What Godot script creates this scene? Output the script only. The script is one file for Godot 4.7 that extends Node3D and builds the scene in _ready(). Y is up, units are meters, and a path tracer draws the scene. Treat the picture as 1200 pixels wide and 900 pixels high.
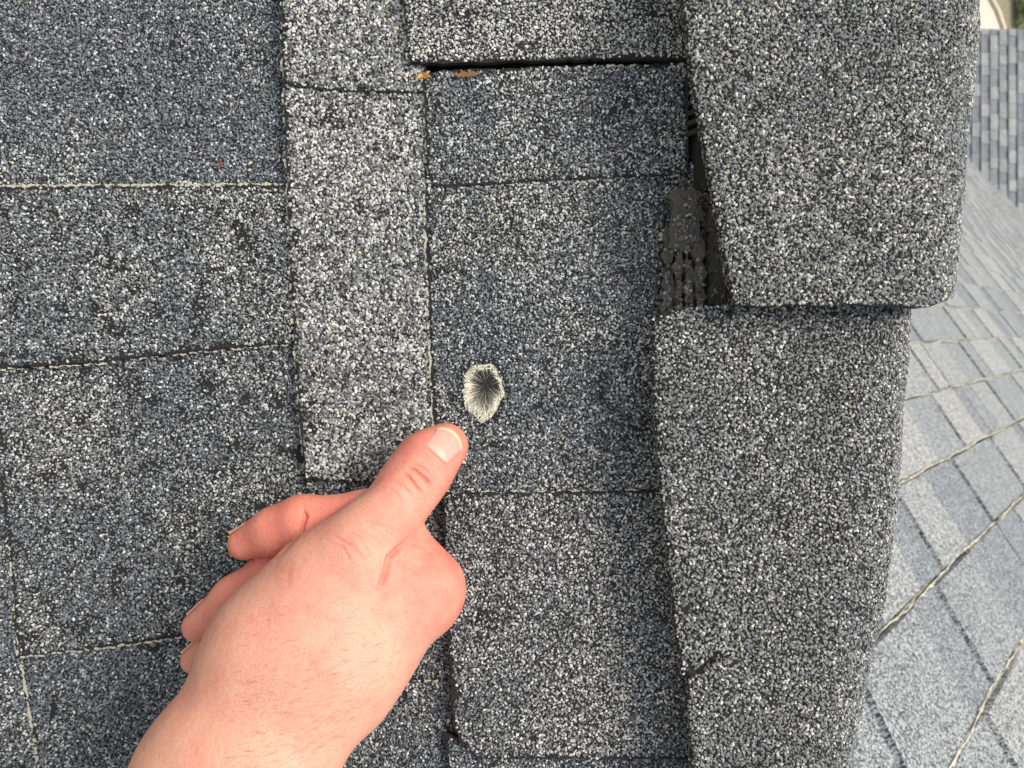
extends Node3D
# A hand points its thumb at a bare patch on a weathered shingle roof, beside the ridge caps; lower roofs and a yard lie beyond.
# The near slope has its own axes in millimetres: x to the ridge, y out of the slope, z along the ridge. ROOF turns them into the world (y up).

const PITCH := 42.0
const CAM := 0.336              # metres from the near slope to the lens
var ROOF := Basis(Vector3(0, 0, 1), deg_to_rad(PITCH))
var rng := RandomNumberGenerator.new()
var used := {}
var M := {}
var rocks: Array = []
var noise := FastNoiseLite.new()
var fine := FastNoiseLite.new()

# ---------------------------------------------------------------- naming and small helpers
func numbered(called: String) -> String:
	var n: int = used.get(called, 0)
	used[called] = n + 1
	return called if n == 0 else "%s_%03d" % [called, n]

func thing(called: String, label: String, category: String, at := Vector3.ZERO, basis_ := Basis(), group := "", kind := "") -> Node3D:
	var o := Node3D.new()
	o.name = numbered(called)
	add_child(o)
	o.transform = Transform3D(basis_, at)
	tag(o, label, category, group, kind)
	return o

func tag(o: Node, label := "", category := "", group := "", kind := "") -> void:
	if label: o.set_meta("label", label)
	if category: o.set_meta("category", category)
	if group: o.set_meta("group", group)
	if kind: o.set_meta("kind", kind)

func mi(called: String, mesh: Mesh, mat: Material, parent: Node = self) -> MeshInstance3D:
	var o := MeshInstance3D.new()
	o.mesh = mesh
	o.material_override = mat
	o.name = called if parent != self else numbered(called)
	parent.add_child(o, true)
	return o

func roof_at(p: Vector3) -> Vector3:         # millimetres on the slope -> world metres
	return ROOF * (p * 0.001)

func start() -> SurfaceTool:
	var st := SurfaceTool.new()
	st.begin(Mesh.PRIMITIVE_TRIANGLES)
	return st

func quad(st: SurfaceTool, a: Vector3, b: Vector3, c: Vector3, d: Vector3) -> void:
	for p in [a, b, c, a, c, d]:
		st.add_vertex(p)

func std(c: Color, rough := 0.8, spec := 0.4) -> StandardMaterial3D:   # c is a linear base colour
	var m := StandardMaterial3D.new()
	m.albedo_color = c.linear_to_srgb()
	m.roughness = rough
	m.metallic_specular = spec
	return m

func noise_tex(freq: float, kind: int, oct: int, size: int, sd: int, ramp: Gradient = null) -> NoiseTexture2D:
	var n := FastNoiseLite.new()
	n.seed = sd
	n.noise_type = kind
	n.frequency = freq
	n.fractal_type = FastNoiseLite.FRACTAL_FBM if oct > 1 else FastNoiseLite.FRACTAL_NONE
	n.fractal_octaves = oct
	var t := NoiseTexture2D.new()
	t.width = size
	t.height = size
	t.seamless = true
	t.noise = n
	if ramp: t.color_ramp = ramp
	return t

func ramp(stops: Array) -> Gradient:          # [offset, linear colour] pairs
	var g := Gradient.new()
	var o := PackedFloat32Array()
	var c := PackedColorArray()
	for s in stops:
		o.append(s[0])
		c.append((s[1] as Color).linear_to_srgb())
	g.offsets = o
	g.colors = c
	return g

# ---------------------------------------------------------------- materials
func make_materials() -> void:
	var g := std(Color(1, 1, 1), 0.62, 0.45)
	g.vertex_color_use_as_albedo = true
	M.granule = g
	var a := std(Color(0.022, 0.021, 0.021), 0.85, 0.35)
	a.heightmap_enabled = true
	a.heightmap_texture = noise_tex(0.03, FastNoiseLite.TYPE_SIMPLEX, 4, 512, 5)
	a.heightmap_scale = 0.05
	a.uv1_triplanar = true
	a.uv1_scale = Vector3(30, 30, 30)
	M.asphalt = a
	M.mat = std(Color(0.44, 0.41, 0.32), 0.9, 0.2)
	M.mat_pale = std(Color(0.50, 0.48, 0.40), 0.9, 0.2)
	M.mat_dark = std(Color(0.17, 0.145, 0.10), 0.95, 0.2)
	M.black = std(Color(0.012, 0.012, 0.013), 0.55, 0.4)
	M.felt = std(Color(0.05, 0.043, 0.036), 0.95, 0.2)
	var s := StandardMaterial3D.new()
	s.vertex_color_use_as_albedo = true
	s.roughness = 0.52
	s.metallic_specular = 0.42
	s.subsurf_scatter_enabled = true
	s.subsurf_scatter_strength = 0.10
	s.heightmap_enabled = true
	s.heightmap_texture = noise_tex(0.08, FastNoiseLite.TYPE_SIMPLEX, 3, 512, 9)
	s.heightmap_scale = 0.02
	s.uv1_triplanar = true
	s.uv1_scale = Vector3(32, 32, 32)
	s.albedo_texture = noise_tex(0.035, FastNoiseLite.TYPE_SIMPLEX, 5, 512, 13, ramp([[0.15, Color(0.88, 0.78, 0.75)], [0.5, Color(0.98, 0.965, 0.96)], [0.85, Color(1, 1, 1)]]))
	M.skin = s
	var nl := StandardMaterial3D.new()
	nl.vertex_color_use_as_albedo = true
	nl.roughness = 0.46
	nl.metallic_specular = 0.5
	nl.subsurf_scatter_enabled = true
	nl.subsurf_scatter_strength = 0.06
	M.nail = nl
	M.hair = std(Color(0.22, 0.115, 0.06), 0.6, 0.3)
	# shingles too far away for single granules: speckle at granule size, one material per tone
	var tones := [Color(0.245, 0.249, 0.246), Color(0.221, 0.228, 0.232), Color(0.191, 0.201, 0.21), Color(0.162, 0.174, 0.188)]
	for k in 4:
		var c: Color = tones[k]
		var m := std(Color(1, 1, 1), 0.85, 0.3)
		m.albedo_texture = noise_tex(0.22, FastNoiseLite.TYPE_VALUE, 3, 1024, 50 + k, ramp([[0.22, c * 0.10], [0.42, c * 0.45], [0.5, c * 0.9], [0.58, c * 1.5], [0.78, Color(c.r * 2.4, c.g * 2.35, c.b * 2.2)]]))
		m.heightmap_enabled = true
		m.heightmap_texture = noise_tex(0.11, FastNoiseLite.TYPE_SIMPLEX_SMOOTH, 2, 512, 20 + k)
		m.heightmap_scale = 0.05
		m.uv1_triplanar = true
		m.uv1_world_triplanar = false
		m.uv1_scale = Vector3(4.5, 4.5, 4.5)
		# broad weathering on top of the speckle
		m.detail_enabled = true
		m.detail_blend_mode = BaseMaterial3D.BLEND_MODE_MUL
		m.detail_uv_layer = BaseMaterial3D.DETAIL_UV_1
		m.detail_albedo = noise_tex(0.006, FastNoiseLite.TYPE_SIMPLEX, 3, 256, 40, ramp([[0.2, Color(0.72, 0.74, 0.78)], [0.8, Color(1, 1, 0.98)]]))
		M["tone%d" % k] = m
		var gm: StandardMaterial3D = m.duplicate()
		gm.albedo_texture = noise_tex(0.22, FastNoiseLite.TYPE_VALUE, 3, 1024, 20 + k, ramp([[0.22, c * 0.12], [0.42, c * 0.55], [0.5, c * 1.05], [0.58, c * 1.7], [0.78, Color(c.r * 2.5, c.g * 2.45, c.b * 2.3)]]))
		gm.detail_enabled = false
		gm.heightmap_enabled = false
		gm.uv1_triplanar = false
		gm.uv1_world_triplanar = false
		gm.uv1_scale = Vector3(3.2, 3.2, 3.2)
		M["grit%d" % k] = gm
		m.detail_mask = null

# ---------------------------------------------------------------- granules
func make_rocks() -> void:
	var gold := (1.0 + sqrt(5.0)) / 2.0
	var base := []
	for s in [-1, 1]:
		for t in [-1, 1]:
			base.append(Vector3(0, s, t * gold).normalized())
			base.append(Vector3(s, t * gold, 0).normalized())
			base.append(Vector3(t * gold, 0, s).normalized())
	for k in 4:
		var r := RandomNumberGenerator.new()
		r.seed = 100 + k
		var pts := []
		for p in base:
			pts.append(p * r.randf_range(0.62, 1.30))
		var st := start()
		st.set_smooth_group(-1)
		for i in 12:                              # the 20 faces: triples whose corners are all neighbours
			for j in range(i + 1, 12):
				for l in range(j + 1, 12):
					if base[i].distance_to(base[j]) < 1.2 and base[j].distance_to(base[l]) < 1.2 and base[i].distance_to(base[l]) < 1.2:
						var n: Vector3 = (pts[j] - pts[i]).cross(pts[l] - pts[i])
						var flip := n.dot(base[i] + base[j] + base[l]) > 0
						st.add_vertex(pts[i])
						st.add_vertex(pts[l] if flip else pts[j])
						st.add_vertex(pts[j] if flip else pts[l])
		st.generate_normals()
		rocks.append(st.commit())

func granule_color(tone: float, warm: float) -> Color:   # linear; tone 0 dark and bluish .. 1 pale
	var r := rng.randf()
	var l := 0.10 + 0.50 * tone
	var blue := clampf(0.75 - tone * 1.3, 0.0, 1.0) * (1.0 - warm)
	var v: float
	var c: Color
	if r < l:
		v = rng.randf_range(0.24, 0.60 + 0.08 * tone)
		c = Color(v * (1.0 - 0.05 * blue), v, v * (0.975 + 0.06 * blue))
	elif r < 0.82 + 0.05 * warm:
		v = rng.randf_range(0.07 + 0.05 * warm, 0.23 + 0.04 * warm)
		c = Color(v * (0.97 - 0.10 * blue), v, v * (1.01 + 0.11 * blue))
	else:
		v = rng.randf_range(0.014, 0.06)
		c = Color(v, v, v * (1.0 + 0.2 * blue))
	if rng.randf() < 0.012 + warm * 0.04:
		c = Color(c.r * 1.12 + 0.05, c.g * 1.0 + 0.03, c.b * 0.76)
	elif warm > 0.0:
		c = Color(c.r * (1 + 0.06 * warm), c.g * (1 + 0.02 * warm), c.b * (1 - 0.07 * warm))
	return c

class Grains:
	var buf := PackedFloat32Array()
	func put(at: Vector3, normal: Vector3, size: float, c: Color, r: RandomNumberGenerator) -> void:
		var side := normal.cross(Vector3(r.randf_range(-1, 1), r.randf_range(-1, 1), r.randf_range(-1, 1))).normalized()
		var b := Basis(side, normal, side.cross(normal))
		b = b * Basis(Vector3(1, 0, 0), r.randf_range(-0.5, 0.5)) * Basis(Vector3(0, 0, 1), r.randf_range(-0.5, 0.5))
		var s := size * 0.5
		var x := b.x * s * r.randf_range(0.8, 1.65)
		var y := b.y * s * r.randf_range(0.45, 0.85)
		var z := b.z * s * r.randf_range(0.62, 1.05)
		buf.append_array(PackedFloat32Array([x.x, y.x, z.x, at.x, x.y, y.y, z.y, at.y, x.z, y.z, z.z, at.z, c.r, c.g, c.b, 1.0]))

func place_grains(g: Grains, parent: Node) -> void:
	var mm := MultiMesh.new()
	mm.transform_format = MultiMesh.TRANSFORM_3D
	mm.use_colors = true
	mm.mesh = rocks[rng.randi() % 4]
	mm.instance_count = g.buf.size() / 16
	mm.buffer = g.buf
	var o := MultiMeshInstance3D.new()
	o.multimesh = mm
	o.material_override = M.granule
	o.name = "granules"
	o.set_meta("kind", "stuff")
	parent.add_child(o, true)

# ---------------------------------------------------------------- flat shingles of the near slope
func ragged(poly: Array, amount: float) -> PackedVector2Array:
	var out := PackedVector2Array()
	for i in poly.size():
		var a: Vector2 = poly[i]
		var b: Vector2 = poly[(i + 1) % poly.size()]
		var n := maxi(1, int(a.distance_to(b) / 3.0))
		for k in n:
			var p := a.lerp(b, float(k) / n)
			out.append(p + Vector2(noise.get_noise_2d(p.x * 9, p.y * 9), noise.get_noise_2d(p.y * 9 + 500, p.x * 9)) * amount)
	return out

func edge_distance(poly: Array, p: Vector2) -> float:
	var d := 1e9
	for i in poly.size():
		d = minf(d, p.distance_squared_to(Geometry2D.get_closest_point_to_segment(p, poly[i], poly[(i + 1) % poly.size()])))
	return sqrt(d)

func slab_mesh(poly: PackedVector2Array, top: float, thick: float) -> ArrayMesh:
	var st := start()
	st.set_smooth_group(-1)
	var idx := Geometry2D.triangulate_polygon(poly)
	var n := poly.size()
	var area := 0.0
	for i in n:
		area += poly[i].cross(poly[(i + 1) % n])
	for i in range(0, idx.size(), 3):
		var a := poly[idx[i]]
		var b := poly[idx[i + 1]]
		var c := poly[idx[i + 2]]
		if (b - a).cross(c - a) < 0:
			var t := b
			b = c
			c = t
		for p in [a, b, c]:
			st.add_vertex(Vector3(p.x, top, p.y) * 0.001)
		for p in [a, c, b]:
			st.add_vertex(Vector3(p.x, top - thick, p.y) * 0.001)
	for i in n:
		var a := poly[i]
		var b := poly[(i + 1) % n]
		if area < 0:
			a = poly[(i + 1) % n]
			b = poly[i]
		quad(st, Vector3(a.x, top, a.y) * 0.001, Vector3(a.x, top - thick, a.y) * 0.001, Vector3(b.x, top - thick, b.y) * 0.001, Vector3(b.x, top, b.y) * 0.001)
	st.generate_normals()
	return st.commit()

var patch_c := Vector2(-13.9, 3.3)
func in_patch(p: Vector2, grow := 1.0) -> float:      # < 1 inside the bare patch
	var q := p - patch_c
	var a := atan2(q.y, q.x)
	var r := 1.0 + 0.035 * sin(a * 3 + 2.2) + 0.05 * sin(a * 5 + 1.0) + 0.035 * sin(a * 9)
	return Vector2(q.x / 9.4, q.y / 13.4).length() / (r * grow)

func shingle(parent: Node, poly: Array, top: float, tone: float, warm := 0.0, thick := 4.0, label := "", worn := 0.5, size := 1.42) -> MeshInstance3D:
	var o := mi("shingle", slab_mesh(ragged(poly, 0.7), top, thick), M.asphalt, parent)
	if label: o.set_meta("label", label)
	var lo := Vector2(1e9, 1e9)
	var hi := -lo
	var packed := PackedVector2Array(poly)
	for p in poly:
		lo = lo.min(p)
		hi = hi.max(p)
	var g := Grains.new()
	var step := 1.0
	var row := 0
	var y := lo.y
	var id := float(parent.get_child_count()) * 37.0
	while y < hi.y:
		var x := lo.x + (0.5 * step if row % 2 else 0.0)
		while x < hi.x:
			var p := Vector2(x, y) + Vector2(rng.randf_range(-0.6, 0.6), rng.randf_range(-0.6, 0.6))
			x += step
			if not Geometry2D.is_point_in_polygon(p, packed):
				continue
			var e := edge_distance(poly, p)
			var wear := noise.get_noise_2d(p.x * 2.2 + id, p.y * 2.2)
			if e < 0.5 or (e < 1.3 and rng.randf() < worn * 0.8) or (e < 2.8 and rng.randf() < worn * (0.55 + wear * 1.3) * (1.0 - e / 3.2)):
				continue
			var scab := noise.get_noise_2d(p.x * 1.3 + id * 2, p.y * 1.3 + 300) + 0.5 * fine.get_noise_2d(p.x * 4, p.y * 4)
			if (scab > 0.72 and rng.randf() < (scab - 0.60) * 1.3) or (worn > 0.8 and wear > 0.35 and rng.randf() < (wear - 0.25) * 1.1):
				continue
			if in_patch(p) < 1.06 or (in_patch(p) < 1.3 and rng.randf() < 0.45):
				continue
			var s := size * (rng.randf_range(0.72, 1.2) if rng.randf() < 0.82 else rng.randf_range(0.4, 0.7))
			var t := clampf(tone + 0.30 * noise.get_noise_2d(p.x * 0.45 + id * 3, p.y * 0.45) + 0.14 * noise.get_noise_2d(p.x * 1.6 + id, p.y * 1.6 + 90), 0, 1)
			g.put(Vector3(p.x, top + s * 0.12 + rng.randf_range(-0.15, 0.25), p.y) * 0.001, Vector3(0, 1, 0), s * 0.001, granule_color(t, warm), rng)
		y += step * 0.866
		row += 1
	place_grains(g, o)
	return o

func mat_edge(parent: Node, pts: Array, top: float, width := 0.8, cover := 0.75, m: Material = null, called := "mat_edge") -> void:
	# the cut edge of the fibreglass mat: a thin, torn, broken pale ribbon along a shingle edge
	var st := start()
	st.set_smooth_group(-1)
	for i in pts.size() - 1:
		var a: Vector2 = pts[i]
		var b: Vector2 = pts[i + 1]
		var n := int(a.distance_to(b) / 1.1)
		var dir := (b - a).normalized()
		var nor := Vector2(-dir.y, dir.x)
		for k in n:
			var p := a.lerp(b, float(k) / n)
			var q := a.lerp(b, (k + 1.08) / n)
			var w := fine.get_noise_2d(p.x * 4.0, p.y * 4.0) * 0.5 + 0.5
			if w + 0.35 * noise.get_noise_2d(p.x * 14.0, p.y * 14.0) > cover or rng.randf() > 0.86:
				continue
			p += Vector2(noise.get_noise_2d(p.x * 9, p.y * 9), noise.get_noise_2d(p.y * 9 + 500, p.x * 9)) * 0.7
			q += Vector2(noise.get_noise_2d(q.x * 9, q.y * 9), noise.get_noise_2d(q.y * 9 + 500, q.x * 9)) * 0.7
			var u := nor * width * rng.randf_range(0.12, 0.75) * (0.45 + (1.0 - w))
			var h := top + rng.randf_range(0.0, 0.6)
			var c := [p - u, q - u, q + u, p + u]
			var f := []
			for v in c:
				f.append(Vector3(v.x, h + rng.randf_range(-0.1, 0.1), v.y) * 0.001)
			for v in c:
				f.append(Vector3(v.x, h - 0.9, v.y) * 0.001)
			quad(st, f[0], f[1], f[2], f[3])
			for s in 4:
				quad(st, f[s], f[s + 4], f[(s + 1) % 4 + 4], f[(s + 1) % 4])
	st.generate_normals()
	var o := mi(called, st.commit(), m if m else M.mat, parent)
	o.set_meta("kind", "stuff")

func bare_patch(parent: Node) -> void:
	# a bruise where the granules are gone: dark bitumen in the middle, pale torn glass fibres round it
	var st := start()
	var N := 48
	var R := 8
	var rim := func(k: int, r: float) -> Vector3:
		var a := TAU * k / N
		var d := Vector2(cos(a), sin(a))
		var far := 1.0 / in_patch(patch_c + d)
		var p: Vector2 = patch_c + d * far * r
		return Vector3(p.x, 9.35 - 0.9 * (1.0 - r * r) + 0.25 * noise.get_noise_2d(p.x * 12, p.y * 12), p.y) * 0.001
	for k in N:
		for j in R:
			var r0 := float(j) / R * 1.03
			var r1 := float(j + 1) / R * 1.03
			quad(st, rim.call(k, r0), rim.call(k, r1), rim.call(k + 1, r1), rim.call(k + 1, r0))
	st.generate_normals()
	var o := mi("bare_patch", st.commit(), M.patch, parent)
	o.set_meta("label", "bare oval patch with pale torn fibres round a dark middle")
	var f := start()
	f.set_smooth_group(-1)
	var f2 := start()
	f2.set_smooth_group(-1)
	var centre := Vector2(0.26, -0.34)
	for k in 820:
		var a := rng.randf_range(0, TAU)
		# the pale rim is broad on the left and lower sides, thin and broken elsewhere
		var left := maxf(clampf(-cos(a + 0.25), 0, 1), 0.85 * clampf(sin(a - 0.15), 0, 1))
		left *= left
		if left < 0.15 and rng.randf() < 0.35:
			continue
		var out_r := rng.randf_range(0.8, 1.04)
		var lobe := 0.5 + 0.5 * sin(a * 5.0 + 1.3) * sin(a * 8.0)
		var depth := rng.randf_range(0.03, 0.12 + 0.14 * lobe + 0.44 * left) if k % 3 else rng.randf_range(0.25, 0.96)
		var in_r := maxf(0.10, out_r - depth)
		if k % 3 == 0 and sin(a) < 0.1 and cos(a) > -0.3 and rng.randf() < 0.8:
			continue
		var d := Vector2(cos(a), sin(a))
		var far := 1.0 / in_patch(patch_c + d)
		var p0 := patch_c + centre * 8.0 * (1 - out_r) + d * far * out_r
		var p1 := patch_c + centre * 8.0 * (1 - in_r) + d.rotated(rng.randf_range(-0.42, 0.42)) * far * in_r
		var w := rng.randf_range(0.07, 0.27) * (1.0 if k % 3 else 0.7)
		var side := (p1 - p0).normalized().orthogonal() * w
		var h0 := 9.4 + rng.randf_range(0.1, 0.5)
		var h1 := 8.75 + rng.randf_range(0.0, 0.5) + 0.5 * in_r
		var A := Vector3(p0.x - side.x, h0, p0.y - side.y) * 0.001
		var B := Vector3(p0.x + side.x, h0, p0.y + side.y) * 0.001
		var C := Vector3(p1.x, h1, p1.y) * 0.001
		var T := Vector3((p0.x + p1.x) / 2, (h0 + h1) / 2 + 0.25, (p0.y + p1.y) / 2) * 0.001
		for tri in [[A, T, B], [B, T, C], [C, T, A]]:
			for v in tri:
				(f if k % 3 else f2).add_vertex(v)
	f.generate_normals()
	f2.generate_normals()
	mi("torn_fibres", f.commit(), M.fibre, o).set_meta("kind", "stuff")
	mi("torn_fibres", f2.commit(), M.fibre_grey, o).set_meta("kind", "stuff")

func near_slope() -> void:
	var t := thing("roof_slope", "near roof slope of grey laminated shingles with a bare patch above the thumb", "roof", Vector3.ZERO, ROOF)
	var deck := start()
	quad(deck, Vector3(-1.5, -0.014, -1.4), Vector3(0.17, -0.014, -1.4), Vector3(0.17, -0.014, 1.0), Vector3(-1.5, -0.014, 1.0))
	deck.generate_normals()
	mi("underlayment", deck.commit(), M.felt, t)
	# shingles out beyond the close-up carry the speckled material only
	for k in 8:
		for s in [-1, 1]:
			var z0: float = -234.0 if s < 0 else 232.0
			var box := BoxMesh.new()
			box.size = Vector3(0.143, 0.005, 0.95 if s < 0 else 0.6)
			var o := mi("shingle", box, M["tone%d" % (1 + (k * 5 + s) % 3)], t)
			o.position = Vector3(0.09 - 0.1435 * k, -0.0042, (z0 + s * (475.0 if s < 0 else 300.0)) * 0.001)
			o.rotation.z = 0.01
	for k in 6:
		for j in 2:
			var box := BoxMesh.new()
			box.size = Vector3(0.143, 0.005, 0.31)
			var o := mi("shingle", box, M["tone%d" % (1 + (k * 3 + j) % 3)], t)
			o.position = Vector3(-0.374 - 0.1435 * k, -0.0042, -0.156 + 0.3135 * j)
			o.rotation.z = 0.01
	# left course
	shingle(t, [Vector2(-295.2, -229.6), Vector2(-104.5, -229.6), Vector2(-104.5, -88.1), Vector2(-295.2, -88.1)], 3.2, 0.08, 0.0, 3.0, "", 0.25)
	var s2 := shingle(t, [Vector2(-295.2, -94.7), Vector2(-104.5, -96.1), Vector2(-104.5, -19.9), Vector2(-151.7, -16.0), Vector2(-196.8, -10.7), Vector2(-246.0, -7.8), Vector2(-295.2, -4.1)], 6.0, 0.30, 0.1, 3.0, "", 0.9)
	mat_edge(s2, [Vector2(-295.2, -95.3), Vector2(-110.3, -96.6)], 6.0, 1.0, 0.86)
	mat_edge(s2, [Vector2(-106.2, -19.3), Vector2(-151.7, -15.4), Vector2(-196.8, -10.0), Vector2(-246.0, -7.2), Vector2(-295.2, -3.5)], 5.0, 0.7, 0.55)
	var s3 := shingle(t, [Vector2(-295.2, -20.5), Vector2(-98.4, -26.6), Vector2(-95.9, 51.2), Vector2(-92.2, 116.8), Vector2(-153.8, 121.8), Vector2(-196.8, 127.9), Vector2(-240.3, 132.8), Vector2(-242.7, 102.5), Vector2(-244.8, 73.8), Vector2(-250.1, 45.1), Vector2(-295.2, 43.0)], 3.4, 0.20, 0.1, 3.0, "", 0.85)
	mat_edge(s3, [Vector2(-240.3, 133.2), Vector2(-196.8, 128.3), Vector2(-153.8, 122.4), Vector2(-92.2, 117.3)], 3.4, 0.9, 0.72)
	mat_edge(s3, [Vector2(-245.2, 77.9), Vector2(-243.1, 102.5), Vector2(-240.7, 133.2)], 3.2, 1.0, 0.6)
	var s4 := shingle(t, [Vector2(-240.3, 131.2), Vector2(-196.8, 125.9), Vector2(-153.8, 120.1), Vector2(-73.8, 114.8), Vector2(-69.7, 229.6), Vector2(-221.4, 229.6), Vector2(-231.2, 184.5)], 2.4, 0.08, 0.0, 3.0, "", 0.4)
	mat_edge(s4, [Vector2(-239.8, 135.3), Vector2(-231.6, 184.5), Vector2(-221.8, 229.6)], 2.6, 1.2, 0.7)
	shingle(t, [Vector2(-295.2, 38.9), Vector2(-246.0, 41.0), Vector2(-240.3, 77.9), Vector2(-237.8, 102.5), Vector2(-234.5, 135.3), Vector2(-226.3, 184.5), Vector2(-218.9, 229.6), Vector2(-295.2, 229.6)], 1.7, 0.18, 0.0, 3.0, "", 0.6)
	# middle course
	var m1 := shingle(t, [Vector2(-110.7, -229.6), Vector2(-41.0, -229.6), Vector2(-41.0, -140.2), Vector2(-44.7, -139.4), Vector2(-77.9, -140.2), Vector2(-104.5, -142.3), Vector2(-109.5, -144.3)], 9.4, 0.66, 0.3, 4.0, "", 0.5)
	mat_edge(m1, [Vector2(-111.3, -229.6), Vector2(-110.9, -184.5), Vector2(-110.1, -144.3)], 8.6, 0.9, 0.62)
	var m2 := shingle(t, [Vector2(-109.5, -145.1), Vector2(-36.9, -145.1), Vector2(-34.9, -94.3), Vector2(-32.8, -20.5), Vector2(-31.2, 20.5), Vector2(-30.3, 48.0), Vector2(-61.5, 47.1), Vector2(-99.2, 45.9), Vector2(-102.5, 8.2), Vector2(-105.0, -28.7), Vector2(-107.4, -77.9)], 8.2, 0.62, 0.3, 4.0, "", 0.6)
	mat_edge(m2, [Vector2(-110.1, -141.9), Vector2(-108.0, -77.9), Vector2(-105.6, -28.7), Vector2(-103.1, 8.2), Vector2(-99.8, 46.3)], 7.2, 0.9, 0.5)
	shingle(t, [Vector2(-100.0, 43.5), Vector2(-24.6, 45.1), Vector2(-24.6, 141.9), Vector2(-49.2, 143.5), Vector2(-91.0, 145.1)], 6.0, 0.30, 0.15, 4.0, "", 0.6)
	var m4 := shingle(t, [Vector2(-91.0, 139.4), Vector2(-20.5, 137.3), Vector2(-20.5, 229.6), Vector2(-82.0, 229.6)], 4.6, 0.20, 0.0, 3.0, "", 0.5)
	mat_edge(m4, [Vector2(-82.0, 145.8), Vector2(-49.2, 144.1), Vector2(-31.6, 142.5)], 6.1, 0.8, 0.6)
	# right course, up to the ridge vent
	var r1 := shingle(t, [Vector2(-51.7, -229.6), Vector2(83.2, -229.6), Vector2(82.8, -153.8), Vector2(49.2, -154.0), Vector2(0.0, -152.9), Vector2(-32.8, -151.7), Vector2(-48.4, -152.1), Vector2(-50.8, -172.2)], 13.0, 0.68, 0.35, 3.0, "", 0.5)
	mat_edge(r1, [Vector2(-52.3, -229.6), Vector2(-51.9, -184.5), Vector2(-49.6, -151.7)], 12.0, 0.8, 0.55)
	var r2 := shingle(t, [Vector2(-41.4, -148.0), Vector2(-32.8, -149.6), Vector2(-4.1, -150.5), Vector2(41.0, -152.1), Vector2(83.6, -152.9), Vector2(84.5, -100.4), Vector2(77.9, -99.8), Vector2(16.4, -97.0), Vector2(-24.6, -94.5), Vector2(-36.9, -94.3), Vector2(-40.2, -102.5), Vector2(-42.2, -145.1)], 10.6, 0.40, 0.0, 3.0, "", 0.55)
	mat_edge(r2, [Vector2(84.5, -99.8), Vector2(77.9, -99.2), Vector2(16.4, -96.3), Vector2(-24.6, -93.9)], 9.6, 0.6, 0.4)
	mat_edge(r2, [Vector2(-4.1, -148.8), Vector2(41.0, -151.3), Vector2(82.8, -152.3)], 10.7, 1.0, 0.42)
	mat_edge(r2, [Vector2(-41.8, -139.4), Vector2(-41.0, -118.9), Vector2(-39.8, -96.3)], 9.9, 1.0, 0.6)
	var r3 := shingle(t, [Vector2(-41.4, -102.5), Vector2(16.4, -104.5), Vector2(96.3, -106.6), Vector2(96.3, 57.4), Vector2(-28.7, 57.4), Vector2(-35.7, 45.1), Vector2(-37.3, 20.5), Vector2(-38.9, -20.5), Vector2(-40.6, -61.5)], 9.2, 0.37, 0.0, 3.0, "shingle with a bare oval patch above the thumb tip", 0.78)
	mat_edge(r3, [Vector2(-42.0, -92.2), Vector2(-41.2, -61.5), Vector2(-39.6, -20.5), Vector2(-37.9, 20.5)], 8.8, 1.0, 0.68)
	bare_patch(r3)
	var r4 := shingle(t, [Vector2(-33.2, 52.1), Vector2(16.4, 51.7), Vector2(65.6, 50.6), Vector2(96.3, 50.4), Vector2(96.3, 177.9), Vector2(41.0, 178.8), Vector2(-16.4, 177.9), Vector2(-23.0, 173.0), Vector2(-27.5, 164.0), Vector2(-29.9, 127.1), Vector2(-31.6, 86.1)], 11.0, 0.46, 0.15, 3.0, "", 0.7)
	mat_edge(r4, [Vector2(-33.2, 51.6), Vector2(16.4, 51.0), Vector2(65.6, 50.0)], 10.6, 0.6, 0.5)
	mat_edge(r4, [Vector2(-28.3, 143.5), Vector2(-26.6, 164.0), Vector2(-22.5, 171.8), Vector2(-18.0, 173.8)], 10.2, 0.8, 0.75)
	mat_edge(r4, [Vector2(-33.6, 77.9), Vector2(-31.2, 127.1), Vector2(-29.5, 164.0), Vector2(-28.3, 184.5)], 6.6, 0.8, 0.45, M.mat_dark)
	shingle(t, [Vector2(-32.0, 168.1), Vector2(-16.4, 171.4), Vector2(41.0, 171.8), Vector2(96.3, 171.0), Vector2(96.3, 229.6), Vector2(-28.7, 229.6)], 8.2, 0.27, 0.0, 3.0, "", 0.5)

# ---------------------------------------------------------------- ridge: vent, caps
func ridge_vent() -> void:
	var t := thing("ridge_vent", "black plastic ridge vent in the dark gap under the ridge caps", "ridge vent", Vector3.ZERO, ROOF)
	var body := start()
	for seg in [[-340.0, -93.0], [-36.0, 300.0]]:
		var z0: float = seg[0] * 0.001
		var z1: float = seg[1] * 0.001
		var a := Vector2(0.083, 0.004)
		var b := Vector2(0.094, 0.021)
		var c := Vector2(0.150, 0.021)
		for e in [[a, b], [b, c]]:
			quad(body, Vector3(e[0].x, e[0].y, z0), Vector3(e[0].x, e[0].y, z1), Vector3(e[1].x, e[1].y, z1), Vector3(e[1].x, e[1].y, z0))
	body.generate_normals()
	mi("vent_body", body.commit(), M.black, t)
	for k in 46:                                     # louvre bars over the open side of the vent
		var bar := BoxMesh.new()
		bar.size = Vector3(0.016, 0.0022, 0.0022)
		var o := mi("louvre_bar", bar, M.vent_bar, t)
		o.position = Vector3(0.0868, 0.0145, -0.335 + 0.0048 * k)
		o.rotation.z = 1.0
	for k in 3:
		var rail := BoxMesh.new()
		rail.size = Vector3(0.0012, 0.0016, 0.235)
		var o := mi("vent_rail", rail, M.vent_bar, t)
		o.position = Vector3(0.0832 + 0.0042 * k, 0.0105 + 0.0060 * k, -0.225)

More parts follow.
